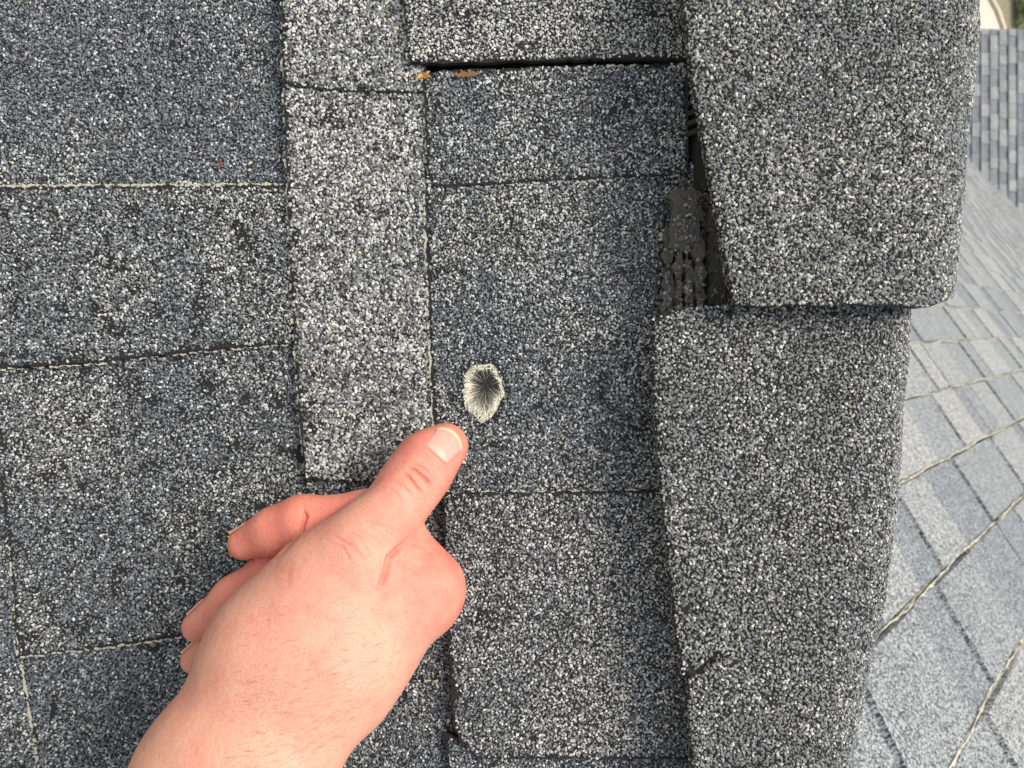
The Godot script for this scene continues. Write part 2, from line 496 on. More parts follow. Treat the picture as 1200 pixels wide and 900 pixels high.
func cap(called: String, label: String, left: Array, silh: Array, z0: float, z1: float, hl: Callable, tone: float, thick: float, size: float, nicks: Array) -> void:
	# left: [z, x] of the left edge; silh: [z, tangent of the sight line over the bend], so that the bend follows the ridge
	var t := thing(called, label, "ridge cap", Vector3.ZERO, ROOF)
	var pick := func(table: Array, z: float) -> float:
		for i in table.size() - 1:
			if z <= table[i + 1][0] or i == table.size() - 2:
				return lerpf(table[i][1], table[i + 1][1], clampf((z - table[i][0]) / (table[i + 1][0] - table[i][0]), 0.0, 1.0))
		return 0.0
	var R := 46.0
	var flank := 75.0
	var bend := deg_to_rad(84.0)
	var at := func(s: float, z: float) -> Array:          # s in mm along the section from the left edge -> [point, normal]
		var xl: float = pick.call(left, z) + 0.35 * fine.get_noise_2d(z * 1.6, 3.0)
		var h: float = hl.call(z)
		var tan_s: float = pick.call(silh, z)
		var n := sqrt(1.0 + tan_s * tan_s)
		var xb: float = (tan_s / n * (336.0 + R - h) - R) * n
		var flat := maxf(xb - xl, 1.0)
		var p: Vector2
		var a := 0.0
		if s < flat:
			p = Vector2(xl + s, h)
		elif s < flat + R * bend:
			a = (s - flat) / R
			p = Vector2(xb + R * sin(a), h - R + R * cos(a))
		else:
			a = bend
			p = Vector2(xb + R * sin(a), h - R + R * cos(a)) + Vector2(cos(a), -sin(a)) * (s - flat - R * bend)
		var lift := 0.9 * noise.get_noise_2d(s * 0.5, z * 0.5) + 0.35 * noise.get_noise_2d(s * 2.5, z * 2.5)
		lift -= 1.5 * exp(-s / 4.0)                         # the left edge sags a little
		for nk in nicks:
			var dn: float = p.distance_to(Vector2(1e4, 0)) * 0 + Vector2(p.x, z).distance_to(Geometry2D.get_closest_point_to_segment(Vector2(p.x, z), nk[0], nk[1]))
			lift -= 2.6 * exp(-dn * dn / 1.0)
		var nor := Vector3(sin(a), cos(a), 0)
		return [Vector3(p.x, p.y, z + 0.9 * noise.get_noise_2d(s * 1.5, 40.0) * smoothstep(z1 - 8.0, z1, z) - 7.0 * smoothstep(0.25, 1.25, a) * smoothstep(z1 - 40.0, z1, z)) + nor * lift, nor]
	var nz := int((z1 - z0) / 2.5)
	var top := []
	var low := []
	for j in nz + 1:
		var z := lerpf(z0, z1, float(j) / nz)
		var tan_s: float = pick.call(silh, z)
		var n := sqrt(1.0 + tan_s * tan_s)
		var xb: float = (tan_s / n * (336.0 + R - hl.call(z)) - R) * n
		var total := maxf(xb - pick.call(left, z), 1.0) + R * bend + flank
		var rt := []
		var rl := []
		for i in 91:
			var e: Array = at.call(total * i / 90.0, z)
			rt.append(e[0] * 0.001)
			rl.append((e[0] - e[1] * thick) * 0.001)
		top.append(rt)
		low.append(rl)
	var st := start()
	for j in nz:
		for i in 90:
			quad(st, top[j][i], top[j][i + 1], top[j + 1][i + 1], top[j + 1][i])
	st.set_smooth_group(1)
	for j in nz:
		for i in 90:
			quad(st, low[j][i], low[j + 1][i], low[j + 1][i + 1], low[j][i + 1])
	st.set_smooth_group(-1)
	for j in nz:
		quad(st, top[j][0], top[j + 1][0], low[j + 1][0], low[j][0])
		quad(st, top[j][90], low[j][90], low[j + 1][90], top[j + 1][90])
	for i in 90:
		quad(st, top[nz][i], top[nz][i + 1], low[nz][i + 1], low[nz][i])
		quad(st, top[0][i], low[0][i], low[0][i + 1], top[0][i + 1])
	st.generate_normals()
	var o := mi("cap_sheet", st.commit(), M.asphalt, t)
	var g := Grains.new()
	var step := 1.03
	var z := z0 + 0.5
	while z < z1 - 0.2:
		var tan_s: float = pick.call(silh, z)
		var n := sqrt(1.0 + tan_s * tan_s)
		var xb: float = (tan_s / n * (336.0 + R - hl.call(z)) - R) * n
		var total := maxf(xb - pick.call(left, z), 1.0) + R * bend + 72.0
		var s := rng.randf() * step
		while s < total:
			var ss := s + rng.randf_range(-0.8, 0.8)
			var zz := z + rng.randf_range(-0.8, 0.8)
			s += step
			if ss < 0.25 or zz > z1 - 0.2:
				continue
			var e: Array = at.call(ss, zz)
			var P: Vector3 = e[0]
			var skip := false
			for nk in nicks:
				if Vector2(P.x, P.z).distance_to(Geometry2D.get_closest_point_to_segment(Vector2(P.x, P.z), nk[0], nk[1])) < 0.65 + 0.5 * rng.randf():
					skip = true
			var wear := noise.get_noise_2d(ss * 2.6 + 700, zz * 2.6)
			if skip or (wear > 0.62 and rng.randf() < 0.35):
				continue
			var sz := size * (rng.randf_range(0.75, 1.25) if rng.randf() < 0.8 else rng.randf_range(0.4, 0.7))
			var tn := clampf(tone + 0.25 * noise.get_noise_2d(ss * 0.5, zz * 0.5), 0, 1)
			g.put((P + e[1] * sz * 0.14) * 0.001, e[1], sz * 0.001, granule_color(tn, 0.55), rng)
			if ss < 2.2:                                     # the cut edge is granular too
				g.put((P - e[1] * rng.randf_range(0.3, thick) + Vector3(-ss - 0.1, 0, 0)) * 0.001, Vector3(-1, 0, 0), sz * 0.0008, granule_color(tn * 0.4, 0.4), rng)
		z += step * 0.866
	place_grains(g, o)

func ridge_caps() -> void:
	cap("ridge_cap_shingle", "upper ridge cap shingle, overlapping the other cap near the top right",
		[[-225.0, 72.0], [Vector3(73.4, 44.0, -164.2).z, Vector3(73.4, 44.0, -164.2).x], [Vector3(75.9, 44.0, -142.3).z, Vector3(75.9, 44.0, -142.3).x], [Vector3(82.5, 44.0, -102.2).z, Vector3(82.5, 44.0, -102.2).x], [Vector3(89.4, 44.0, -58.4).z, Vector3(89.4, 44.0, -58.4).x], [Vector3(94.2, 44.0, -34.3).z, Vector3(94.2, 44.0, -34.3).x]],
		[[-225.0, 0.685], [Vector3(-219.0, 44.0, -164.2).z, 0.680], [Vector3(-219.0, 44.0, -142.3).z, 0.675], [Vector3(-219.0, 44.0, -84.0).z, 0.660], [Vector3(-219.0, 44.0, -33.2).z, 0.643]],
		-225.0, Vector3(-219.0, 44.0, -33.2).z, func(z: float) -> float: return 44.0 + 3.5 * smoothstep(-110.0, -34.0, z), 0.20, 4.6, 1.5, [])
	cap("ridge_cap_shingle", "lower ridge cap shingle with a small tear in its left edge",
		[[Vector3(-225.7, 35.0, -56.4).z, Vector3(100.8, 35.0, -56.4).x], [Vector3(-225.7, 35.0, -35.4).z, Vector3(97.1, 35.0, -35.4).x], [Vector3(-225.7, 35.0, -32.7).z, Vector3(72.2, 35.0, -32.7).x], [Vector3(-225.7, 35.0, -28.6).z, Vector3(62.1, 35.0, -28.6).x], [Vector3(-225.7, 35.0, 0.0).z, Vector3(62.5, 35.0, 0.0).x], [Vector3(-225.7, 35.0, 56.4).z, Vector3(66.6, 35.0, 56.4).x], [Vector3(-225.7, 35.0, 101.6).z, Vector3(71.9, 35.0, 101.6).x], [Vector3(-225.7, 35.0, 127.9).z, Vector3(74.9, 35.0, 127.9).x], [Vector3(-225.7, 35.0, 130.9).z, Vector3(77.5, 35.0, 130.9).x], [Vector3(-225.7, 35.0, 169.3).z, Vector3(79.8, 35.0, 169.3).x], [235.0, 85.0]],
		[[Vector3(-225.7, 35.0, -56.4).z, 0.590], [Vector3(-225.7, 35.0, -32.0).z, 0.581], [Vector3(-225.7, 35.0, 37.6).z, 0.568], [Vector3(-225.7, 35.0, 75.2).z, 0.556], [Vector3(-225.7, 35.0, 116.6).z, 0.538], [Vector3(-225.7, 35.0, 146.7).z, 0.514], [Vector3(-225.7, 35.0, 169.3).z, 0.502], [235.0, 0.49]],
		Vector3(-225.7, 35.0, -56.4).z, 232.0, func(z: float) -> float: return 35.0, 0.15, 4.6, 1.42,
		[[Vector2(75.2, 130.2), Vector2(83.5, 125.3)], [Vector2(83.5, 125.3), Vector2(91.4, 118.5)]])

func torn_edge_strips() -> void:
	# torn end of the felt and shingle layers, standing out between the vent and the lower cap
	var t := thing("torn_felt", "dark torn felt and shingle scraps stacked between the vent and the lower ridge cap", "felt scrap", Vector3.ZERO, ROOF)
	for e in [[Vector2(73.9, -90.6), Vector2(86.7, -90.6), Vector2(87.8, -63.6), Vector2(73.9, -61.2), 19.0, 3.0], [Vector2(71.4, -75.4), Vector2(74.6, -75.4), Vector2(75.4, -33.7), Vector2(71.0, -32.9), 14.0, 6.0], [Vector2(75.8, -65.4), Vector2(78.2, -66.2), Vector2(79.4, -34.3), Vector2(76.2, -33.5), 17.5, 7.0], [Vector2(80.1, -68.6), Vector2(82.5, -69.4), Vector2(83.7, -34.3), Vector2(80.9, -33.5), 18.5, 7.0], [Vector2(84.1, -71.1), Vector2(87.7, -71.1), Vector2(89.3, -34.8), Vector2(85.3, -34.0), 20.0, 7.0], [Vector2(91.4, -85.1), Vector2(97.0, -85.1), Vector2(102.6, -32.6), Vector2(93.0, -33.4), 15.0, 5.0], [Vector2(70.5, -85.1), Vector2(73.3, -85.1), Vector2(71.3, -34.0), Vector2(68.4, -33.2), 12.0, 4.0]]:
		var o := mi("felt_strip", slab_mesh(ragged([e[0], e[1], e[2], e[3]], 2.3), e[4], e[5]), M.torn, t)
		var g := Grains.new()
		for k in int(e[5] * (6 if e[5] > 3.5 else 30)):
			var a: Vector2 = (e[0] as Vector2).lerp(e[1], rng.randf())
			var b: Vector2 = (e[3] as Vector2).lerp(e[2], rng.randf())
			var p := a.lerp(b, pow(rng.randf(), 0.5))
			var s := rng.randf_range(1.0, 2.3)
			g.put(Vector3(p.x, e[4] + 0.3, p.y) * 0.001, Vector3.UP, s * 0.001, granule_color(0.0, 1.0) * 0.7, rng)
		place_grains(g, o)
	var st := start()
	st.set_smooth_group(-1)
	for k in 190:                                            # loose glass fibres
		var p := Vector3(lerpf(72, 92, rng.randf()), rng.randf_range(14, 20.8), lerpf(-90, -36, pow(rng.randf(), 1.6)))
		var d := Vector3(rng.randf_range(-0.7, 0.7), rng.randf_range(-0.15, 0.25), rng.randf_range(-1, 1)).normalized() * rng.randf_range(2, 6)
		var w := Vector3(d.z, 0, -d.x).normalized() * rng.randf_range(0.06, 0.13)
		quad(st, (p - w) * 0.001, (p + d * 0.5 - w + Vector3(0.4, 0.3, 0)) * 0.001, (p + d * 0.5 + w + Vector3(0.4, 0.3, 0)) * 0.001, (p + w) * 0.001)
		quad(st, (p + d * 0.5 - w + Vector3(0.4, 0.3, 0)) * 0.001, (p + d - w) * 0.001, (p + d + w) * 0.001, (p + d * 0.5 + w + Vector3(0.4, 0.3, 0)) * 0.001)
	st.generate_normals()
	mi("loose_fibres", st.commit(), M.mat_dark, t).set_meta("kind", "stuff")

func litter() -> void:
	# a dry blossom tuft, a brown leaf scrap and a red seed caught at the shingle edges
	var o := thing("dry_blossom", "small dry orange blossom caught at the corner of the top shingle tab", "blossom", roof_at(Vector3(-42.1, 12.5, -146.0)), ROOF)
	for k in 17:
		var st := start()
		st.set_smooth_group(-1)
		var a := lerpf(-0.5, PI + 0.3, k / 16.0) + rng.randf_range(-0.12, 0.12)
		var d := Vector3(cos(a), rng.randf_range(-0.1, 0.5), sin(a) * 0.8) * rng.randf_range(1.8, 4.6)
		var w := Vector3(-sin(a), 0, cos(a)) * rng.randf_range(0.35, 0.7)
		var mid := d * 0.62 + Vector3(0, 0.5, 0)
		for tri in [[Vector3.ZERO, mid - w, mid + w], [mid - w, d, mid + w]]:
			for v in tri:
				st.add_vertex(v * 0.001)
		st.generate_normals()
		mi("petal", st.commit(), M.orange if k % 3 else M.orange_pale, o)
	for e in [["leaf_scrap", "thin brown leaf scrap in the dark gap below the top shingle tab", Vector3(-21.9, 12.2, -146.9), 12.0, 2.2, M.brown], ["red_seed", "tiny red seed lying on the dark upper left shingle", Vector3(-141.4, 5.2, -106.3), 3.4, 1.6, M.red]]:
		var st := start()
		for k in 10:
			var x0 := -0.5 + k / 10.0
			var x1 := x0 + 0.1
			var w0 := sqrt(maxf(0, 0.25 - x0 * x0)) * 2.0
			var w1 := sqrt(maxf(0, 0.25 - x1 * x1)) * 2.0
			var L: float = e[3]
			var W: float = e[4]
			for s in [-1.0, 1.0]:
				var a := Vector3(x0 * L, 0.6 + 0.35 * sin(x0 * 9), 0) * 0.001
				var b := Vector3(x1 * L, 0.6 + 0.35 * sin(x1 * 9), 0) * 0.001
				var c := Vector3(x1 * L, 0.15, s * W * w1 * 0.5 + 0.5 * sin(x1 * 17.0)) * 0.001
				var d := Vector3(x0 * L, 0.15, s * W * w0 * 0.5 + 0.5 * sin(x0 * 17.0)) * 0.001
				if s > 0: quad(st, a, b, c, d)
				else: quad(st, d, c, b, a)
		st.generate_normals()
		var l := mi(e[0], st.commit(), e[5])
		l.transform = Transform3D(ROOF * Basis(Vector3.UP, 0.06 if e[0] == "leaf_scrap" else 0.7), roof_at(e[2]))
		tag(l, e[1], "leaf" if e[0] == "leaf_scrap" else "seed")

# ---------------------------------------------------------------- the hand
var bones: Array = []            # [a, b, ra, rb, group]
var creases: Array = []          # [polyline of Vector3, width, depth]
var knuckle := Vector3(-39.4, 44.0, 89.1)
var ridges: Array = []

func bone(g: int, a: Vector4, b: Vector4) -> void:
	bones.append([Vector3(a.x, a.y, a.z), Vector3(b.x, b.y, b.z), a.w, b.w, g])

func smin(a: float, b: float, k: float) -> float:
	var h := maxf(k - absf(a - b), 0.0) / k
	return minf(a, b) - h * h * k * 0.25

func capsule(p: Vector3, e: Array) -> float:
	var ab: Vector3 = e[1] - e[0]
	var t := clampf((p - e[0]).dot(ab) / ab.length_squared(), 0.0, 1.0)
	return p.distance_to(e[0] + ab * t) - lerpf(e[2], e[3], t)

func body(p: Vector3, list: Array) -> float:
	var d := [1e3, 1e3, 1e3, 1e3, 1e3, 1e3]
	for e in list:
		var g: int = e[4]
		d[g] = smin(d[g], capsule(p, e), 16.0 if g == 0 else (9.0 if g == 5 else 5.0))
	var k := lerpf(9.0, 1.6, smoothstep(14.0, 34.0, p.distance_to(knuckle)))
	var out: float = smin(d[0], d[5], 13.0)
	for g in range(1, 5):
		out = smin(out, d[g], k)
	return out

func detail(p: Vector3) -> float:
	var x := 0.0
	for c in creases:
		var pl: Array = c[0]
		var best := 1e9
		var along := 0.0
		for i in pl.size() - 1:
			var a: Vector3 = pl[i]
			var b: Vector3 = pl[i + 1]
			if absf(p.x - a.x) > 30 or absf(p.z - a.z) > 30:
				continue
			var q := Geometry2D.get_closest_point_to_segment(Vector2(p.x, p.z), Vector2(a.x, a.z), Vector2(b.x, b.z))
			var dist := q.distance_to(Vector2(p.x, p.z))
			if absf(p.y - a.y) < 16.0 and dist < best:
				best = dist
				along = (i + q.distance_to(Vector2(a.x, a.z)) / maxf(0.01, Vector2(a.x, a.z).distance_to(Vector2(b.x, b.z)))) / (pl.size() - 1)
		if best < c[1] * 3.0:
			x += c[2] * smoothstep(0.0, 0.3, minf(along, 1.0 - along)) * exp(-best * best / (c[1] * c[1]))
	return x

func field(p: Vector3, list: Array) -> float:
	var d := body(p, list)
	if absf(d) < 5.0:
		d += 0.28 * fine.get_noise_3dv(p * 1.1) + 0.07 * fine.get_noise_3dv(p * 6.0)
	return d

func skin_color(p: Vector3, n: Vector3) -> Color:
	var base := Color(0.70, 0.338, 0.245)
	var pink := Color(0.68, 0.215, 0.158)
	var w := 0.0
	for e in bones:
		if e[4] >= 1 and e[4] <= 4:
			w = maxf(w, 1.0 - smoothstep(0.0, 4.0, capsule(p, e)))
	w *= 0.9
	# the last joint of the thumb and the web by the knuckle are redder than the back of the hand
	w = maxf(w, 0.75 * (1.0 - smoothstep(14.0, 46.0, p.distance_to(Vector3(-33.7, 30.0, 30.6)))))
	w = maxf(w, 0.45 * (1.0 - smoothstep(10.0, 34.0, p.distance_to(Vector3(-48.3, 50.0, 73.3)))))
	w = maxf(w, 0.35 * (1.0 - smoothstep(10.0, 30.0, p.distance_to(Vector3(-34.5, 60.0, 82.8)))))
	w += 0.12 + 0.36 * noise.get_noise_3dv(p * 1.4) + 0.22 * noise.get_noise_3dv(p * 5.0) + 0.14 * fine.get_noise_3dv(p * 9.0)
	var c := base.lerp(pink, clampf(w, 0.0, 1.0))
	# yellower towards the wrist
	var y := smoothstep(70.0, 160.0, p.z) * 0.6
	c = c.lerp(Color(0.71, 0.39, 0.265), clampf(y + 0.3 * noise.get_noise_3dv(p * 2.3 + Vector3(90, 0, 0)), 0.0, 1.0))
	return c

func hand_bones() -> void:
	bone(0, Vector4(-112, 79, 188, 34), Vector4(-196, 124, 352, 41))
	# 0 palm and forearm, 1-4 index to little finger, 5 thumb
	bone(0, Vector4(-135.7, 80.0, 195.2, 24), Vector4(-119.9, 71.0, 150.7, 22.5))
	bone(0, Vector4(-119.9, 71.0, 150.7, 22.5), Vector4(-95.6, 58.0, 106.7, 24))
	bone(0, Vector4(-90.9, 80.0, 195.2, 24), Vector4(-99.4, 71.0, 150.7, 25))
	bone(0, Vector4(-99.4, 71.0, 150.7, 25), Vector4(-71.9, 58.0, 114.0, 24.5))
	bone(0, Vector4(-95.6, 58.0, 106.7, 24), Vector4(-79.3, 54.0, 83.2, 21.5))
	bone(0, Vector4(-70.2, 58.0, 111.9, 25), Vector4(-41.5, 47.0, 88.9, 18.5))
	bone(0, Vector4(-98.5, 44.0, 124.1, 26), Vector4(-75.5, 34.0, 101.9, 24))
	bone(0, Vector4(-74.0, 40.0, 119.1, 23), Vector4(-49.7, 30.0, 96.8, 18))
	bone(5, Vector4(-89.1, 62.0, 109.6, 21), Vector4(-61.5, 55.0, 69.5, 17.5))
	bone(5, Vector4(-61.5, 55.0, 69.5, 17.5), Vector4(-43.7, 37.0, 43.4, 12))
	bone(5, Vector4(-43.7, 37.0, 43.4, 12), Vector4(-38.1, 31.0, 34.7, 11.7))
	bone(5, Vector4(-38.1, 31.0, 34.7, 11.7), Vector4(-29.8, 26.0, 27.9, 10))
	# index: knuckle, first joint behind the thumb, last joint, tip
	bone(1, Vector4(-38.4, 46.0, 87.0, 18), Vector4(-50.7, 42.0, 66.9, 12.5))
	bone(1, Vector4(-50.7, 42.0, 66.9, 12.5), Vector4(-62.2, 40.0, 57.0, 10.4))
	bone(1, Vector4(-62.2, 40.0, 57.0, 10.4), Vector4(-91.4, 40.0, 59.9, 10.8))
	bone(1, Vector4(-91.4, 40.0, 59.9, 10.8), Vector4(-103.6, 38.0, 64.1, 9.8))
	bone(1, Vector4(-103.6, 38.0, 64.1, 9.8), Vector4(-117.4, 36.0, 70.1, 7.3))
	bone(2, Vector4(-49.7, 30.0, 97.5, 14), Vector4(-72.9, 26.0, 73.6, 10.5))
	bone(2, Vector4(-72.9, 26.0, 73.6, 10.5), Vector4(-106.7, 29.0, 83.7, 10))
	bone(2, Vector4(-106.7, 29.0, 83.7, 10), Vector4(-125.1, 28.0, 96.2, 9))
	bone(2, Vector4(-125.1, 28.0, 96.2, 9), Vector4(-142.2, 26.0, 109.7, 7.2))
	bone(3, Vector4(-57.6, 18.0, 105.3, 12), Vector4(-80.2, 15.0, 88.3, 9.5))
	bone(3, Vector4(-80.2, 15.0, 88.3, 9.5), Vector4(-115.6, 17.0, 104.5, 9.3))
	bone(3, Vector4(-115.6, 17.0, 104.5, 9.3), Vector4(-148.0, 16.0, 128.8, 6.8))
	bone(4, Vector4(-64.4, 14.0, 112.7, 10), Vector4(-83.0, 12.0, 101.2, 8))
	bone(4, Vector4(-83.0, 12.0, 101.2, 8), Vector4(-113.4, 12.0, 119.5, 7.5))
	bone(4, Vector4(-113.4, 12.0, 119.5, 7.5), Vector4(-136.9, 12.0, 138.5, 6.2))
	# thumb joint wrinkles, the fold at the web, finger joint crease, fine wrist lines
	for e in [[[Vector3(-45.7, 46.0, 34.4), Vector3(-40.5, 49.0, 36.2), Vector3(-36.0, 48.0, 40.3), Vector3(-33.6, 44.0, 44.5)], 0.6, 1.05], [[Vector3(-47.1, 46.0, 36.6), Vector3(-43.1, 49.0, 38.7), Vector3(-39.5, 49.0, 43.1), Vector3(-36.4, 45.0, 46.9)], 0.6, 0.9], [[Vector3(-43.5, 46.0, 33.0), Vector3(-38.2, 48.0, 34.9), Vector3(-34.0, 47.0, 38.3)], 0.5, 0.5], [[Vector3(-49.9, 47.0, 40.5), Vector3(-45.0, 50.0, 42.2), Vector3(-40.8, 50.0, 47.2)], 0.6, 0.45], [[Vector3(-51.8, 48.0, 43.2), Vector3(-47.7, 51.0, 44.9), Vector3(-43.8, 51.0, 49.9)], 0.6, 0.38],
		[[Vector3(-88.5, 46.0, 50.8), Vector3(-86.2, 51.0, 55.6), Vector3(-87.9, 50.0, 62.2), Vector3(-94.2, 46.0, 70.3)], 0.95, 1.5],
		[[Vector3(-38.6, 50.0, 60.1), Vector3(-44.4, 54.0, 64.9), Vector3(-47.6, 58.0, 67.8), Vector3(-48.6, 60.0, 73.1), Vector3(-50.3, 62.0, 77.4), Vector3(-52.4, 64.0, 81.6)], 1.3, 1.9], [[Vector3(-47.6, 58.0, 68.8), Vector3(-41.4, 60.0, 73.1), Vector3(-34.5, 60.0, 76.6)], 1.2, 0.4], [[Vector3(-42.9, 55.0, 65.0), Vector3(-36.5, 55.0, 67.1), Vector3(-31.0, 54.0, 72.3)], 0.9, 0.4], [[Vector3(-50.7, 62.0, 65.1), Vector3(-51.3, 66.0, 70.9), Vector3(-50.0, 66.0, 78.3)], 0.8, 0.3],
		[[Vector3(-86.1, 66.0, 69.2), Vector3(-85.8, 70.0, 73.8), Vector3(-84.5, 72.0, 79.2)], 1.3, 0.14], [[Vector3(-81.0, 66.0, 66.8), Vector3(-81.1, 70.0, 70.5)], 1.2, 0.08]]:
		creases.append(e)
	# fine lines running across the thumb base
	for k in 9:
		var x := 392.0 + k * 7.0
		creases.append([[plan(x - 10 + rng.randf_range(-3, 3), 628 - k * 4 + rng.randf_range(-4, 4), 66 - k * 1.6), plan(x + 12, 640 - k * 4 + rng.randf_range(-4, 4), 69 - k * 1.6), plan(x + 34 + rng.randf_range(-4, 4), 664 - k * 5, 68 - k * 1.6)], 0.6, 0.16 + 0.10 * rng.randf()])

func plan(px: float, py: float, h: float) -> Vector3:      # sketch units of the plan drawing -> millimetres at height h
	var k := (336.0 - h) / 800.0
	return Vector3((px - 600.0) * k, h, (py - 450.0) * k)

func build_hand() -> void:
	hand_bones()
	var origin := Vector3(-92.4, 0.0, 130.2)
	var t := MeshInstance3D.new()
	var lo := Vector3(1e9, 1e9, 1e9)
	var hi := -lo
	for e in bones:
		for k in 2:
			lo = lo.min(e[k] - Vector3.ONE * (e[2 + k] + 4))
			hi = hi.max(e[k] + Vector3.ONE * (e[2 + k] + 4))
	var cell := 1.5
	var B := 5
	var nb := Vector3i(((hi - lo) / (cell * B)).ceil())
	var n := nb * B + Vector3i.ONE
	var vals := PackedFloat32Array()
	vals.resize(n.x * n.y * n.z)
	vals.fill(1e6)
	var reach := cell * B * 0.87
	var blocks := []
	for bz in nb.z:
		for by in nb.y:
			for bx in nb.x:
				var c := lo + (Vector3(bx, by, bz) + Vector3.ONE * 0.5) * cell * B
				var near := []
				var least := 1e9
				var ds := []
				for e in bones:
					var d := capsule(c, e)
					ds.append(d)
					least = minf(least, d)
				if least > reach + 9.0:
					continue
				for i in bones.size():
					if ds[i] < least + 2 * reach + 16.0:
						near.append(bones[i])
				if absf(body(c, near)) > reach + 3.5:
					continue
				blocks.append([Vector3i(bx, by, bz), near])
				for k in B + 1:
					for j in B + 1:
						var at := ((bz * B + k) * n.y + by * B + j) * n.x + bx * B
						for i in B + 1:
							if vals[at + i] > 1e5:
								vals[at + i] = field(lo + Vector3(bx * B + i, by * B + j, bz * B + k) * cell, near)
	# one vertex in each cell that the surface crosses
	var id := {}
	var vert := PackedVector3Array()
	var norm := PackedVector3Array()
	var cols := PackedColorArray()
	var cut := PackedFloat32Array()
	var sx := 1
	var sy := n.x
	var sz := n.x * n.y
	var corners := [0, sx, sy, sx + sy, sz, sx + sz, sy + sz, sx + sy + sz]
	for b in blocks:
		var o: Vector3i = b[0] * B
		for k in B:
			for j in B:
				for i in B:
					var at := ((o.z + k) * n.y + o.y + j) * n.x + o.x + i
					var f := PackedFloat32Array()
					var neg := 0
					for c in corners:
						var v := vals[at + c]
						f.append(v)
						if v < 0: neg += 1
					if neg == 0 or neg == 8 or f.has(1e6):
						continue
					var p := Vector3.ZERO
					var m := 0
					for e in [[0, 1], [2, 3], [4, 5], [6, 7], [0, 2], [1, 3], [4, 6], [5, 7], [0, 4], [1, 5], [2, 6], [3, 7]]:
						var va := f[e[0]]
						var vb := f[e[1]]
						if (va < 0) != (vb < 0):
							var u := va / (va - vb)
							var pa := Vector3(e[0] & 1, (e[0] >> 1) & 1, e[0] >> 2)
							p += pa.lerp(Vector3(e[1] & 1, (e[1] >> 1) & 1, e[1] >> 2), u)
							m += 1
					var q := lo + (Vector3(o.x + i, o.y + j, o.z + k) + p / m) * cell
					var g := grad(q, b[1])
					q -= g * field(q, b[1])
					id[at] = vert.size()
					vert.append(q)
					norm.append(grad(q, b[1]))
					cols.append(skin_color(q, g))
					cut.append(detail(q))
	var idx := PackedInt32Array()
	for at in id:
		for ax in [[sx, sy, sz], [sy, sz, sx], [sz, sx, sy]]:
			var va := vals[at]
			var vb: float = vals[at + ax[0]]
			if (va < 0) == (vb < 0):
				continue
			var a: int = at
			var q := [a, a - ax[1], a - ax[1] - ax[2], a - ax[2]]
			if not (id.has(q[1]) and id.has(q[2]) and id.has(q[3])):
				continue
			var w := [id[q[0]], id[q[1]], id[q[2]], id[q[3]]]
			if va < 0:
				w.reverse()
			idx.append_array(PackedInt32Array([w[0], w[1], w[2], w[0], w[2], w[3]]))
	# finer: new points at the middles of the edges, on the curve that the normals give; twice more along the creases
	for level in 3:
		var mids := {}
		var idx2 := PackedInt32Array()
		for f in range(0, idx.size(), 3):
			var v := [idx[f], idx[f + 1], idx[f + 2]]
			var e := [-1, -1, -1]
			for s in 3:
				var a: int = v[s]
				var b: int = v[(s + 1) % 3]
				if level > 0 and absf(cut[a]) < 0.015 and absf(cut[b]) < 0.015:
					continue
				if level > 0 and vert[a].distance_squared_to(vert[b]) < 0.16:
					continue
				var key := mini(a, b) * 4000000 + maxi(a, b)
				if not mids.has(key):
					var m := (vert[a] + vert[b]) * 0.5
					var na := norm[a]
					var nb2 := norm[b]
					m += (na * (vert[a] - m).dot(na) + nb2 * (vert[b] - m).dot(nb2)) * 0.25
					mids[key] = vert.size()
					vert.append(m)
					norm.append((na + nb2).normalized())
					cols.append(cols[a].lerp(cols[b], 0.5))
					cut.append(detail(m) if level > 0 or cut[a] != 0.0 or cut[b] != 0.0 else 0.0)
				e[s] = mids[key]
			var many := int(e[0] >= 0) + int(e[1] >= 0) + int(e[2] >= 0)
			if many == 3:
				idx2.append_array(PackedInt32Array([v[0], e[0], e[2], e[0], v[1], e[1], e[2], e[1], v[2], e[0], e[1], e[2]]))
			elif many == 0:
				idx2.append_array(PackedInt32Array(v))
			else:
				while e[0] < 0 or (many == 2 and e[2] >= 0):         # turn so that the first (and second) edge is split
					v = [v[1], v[2], v[0]]
					e = [e[1], e[2], e[0]]
				if many == 1:
					idx2.append_array(PackedInt32Array([v[0], e[0], v[2], e[0], v[1], v[2]]))
				else:
					idx2.append_array(PackedInt32Array([v[0], e[0], v[2], e[0], e[1], v[2], e[0], v[1], e[1]]))
		idx = idx2
	for i in vert.size():                                  # press the creases in and tilt the normals along their walls
		var c := cut[i]
		if absf(c) < 0.004:
			continue
		var nn := norm[i]
		var tx := nn.cross(Vector3(0, 0, 1)).normalized()
		var tz := tx.cross(nn)
		var h := 0.12
		var gx := (detail(vert[i] + tx * h) - detail(vert[i] - tx * h)) / (2 * h)
		var gz := (detail(vert[i] + tz * h) - detail(vert[i] - tz * h)) / (2 * h)
		vert[i] -= nn * c
		norm[i] = (nn + tx * gx + tz * gz).normalized()
		cols[i] = cols[i].lerp(Color(0.50, 0.15, 0.09), clampf(c * 0.38, 0.0, 0.4))
	for i in vert.size():
		vert[i] = (vert[i] - origin) * 0.001
	var arr := []
	arr.resize(Mesh.ARRAY_MAX)
	arr[Mesh.ARRAY_VERTEX] = vert
	arr[Mesh.ARRAY_NORMAL] = norm
	arr[Mesh.ARRAY_COLOR] = cols
	arr[Mesh.ARRAY_INDEX] = idx
	var mesh := ArrayMesh.new()
	mesh.add_surface_from_arrays(Mesh.PRIMITIVE_TRIANGLES, arr)
	t = mi("hand", mesh, M.skin)
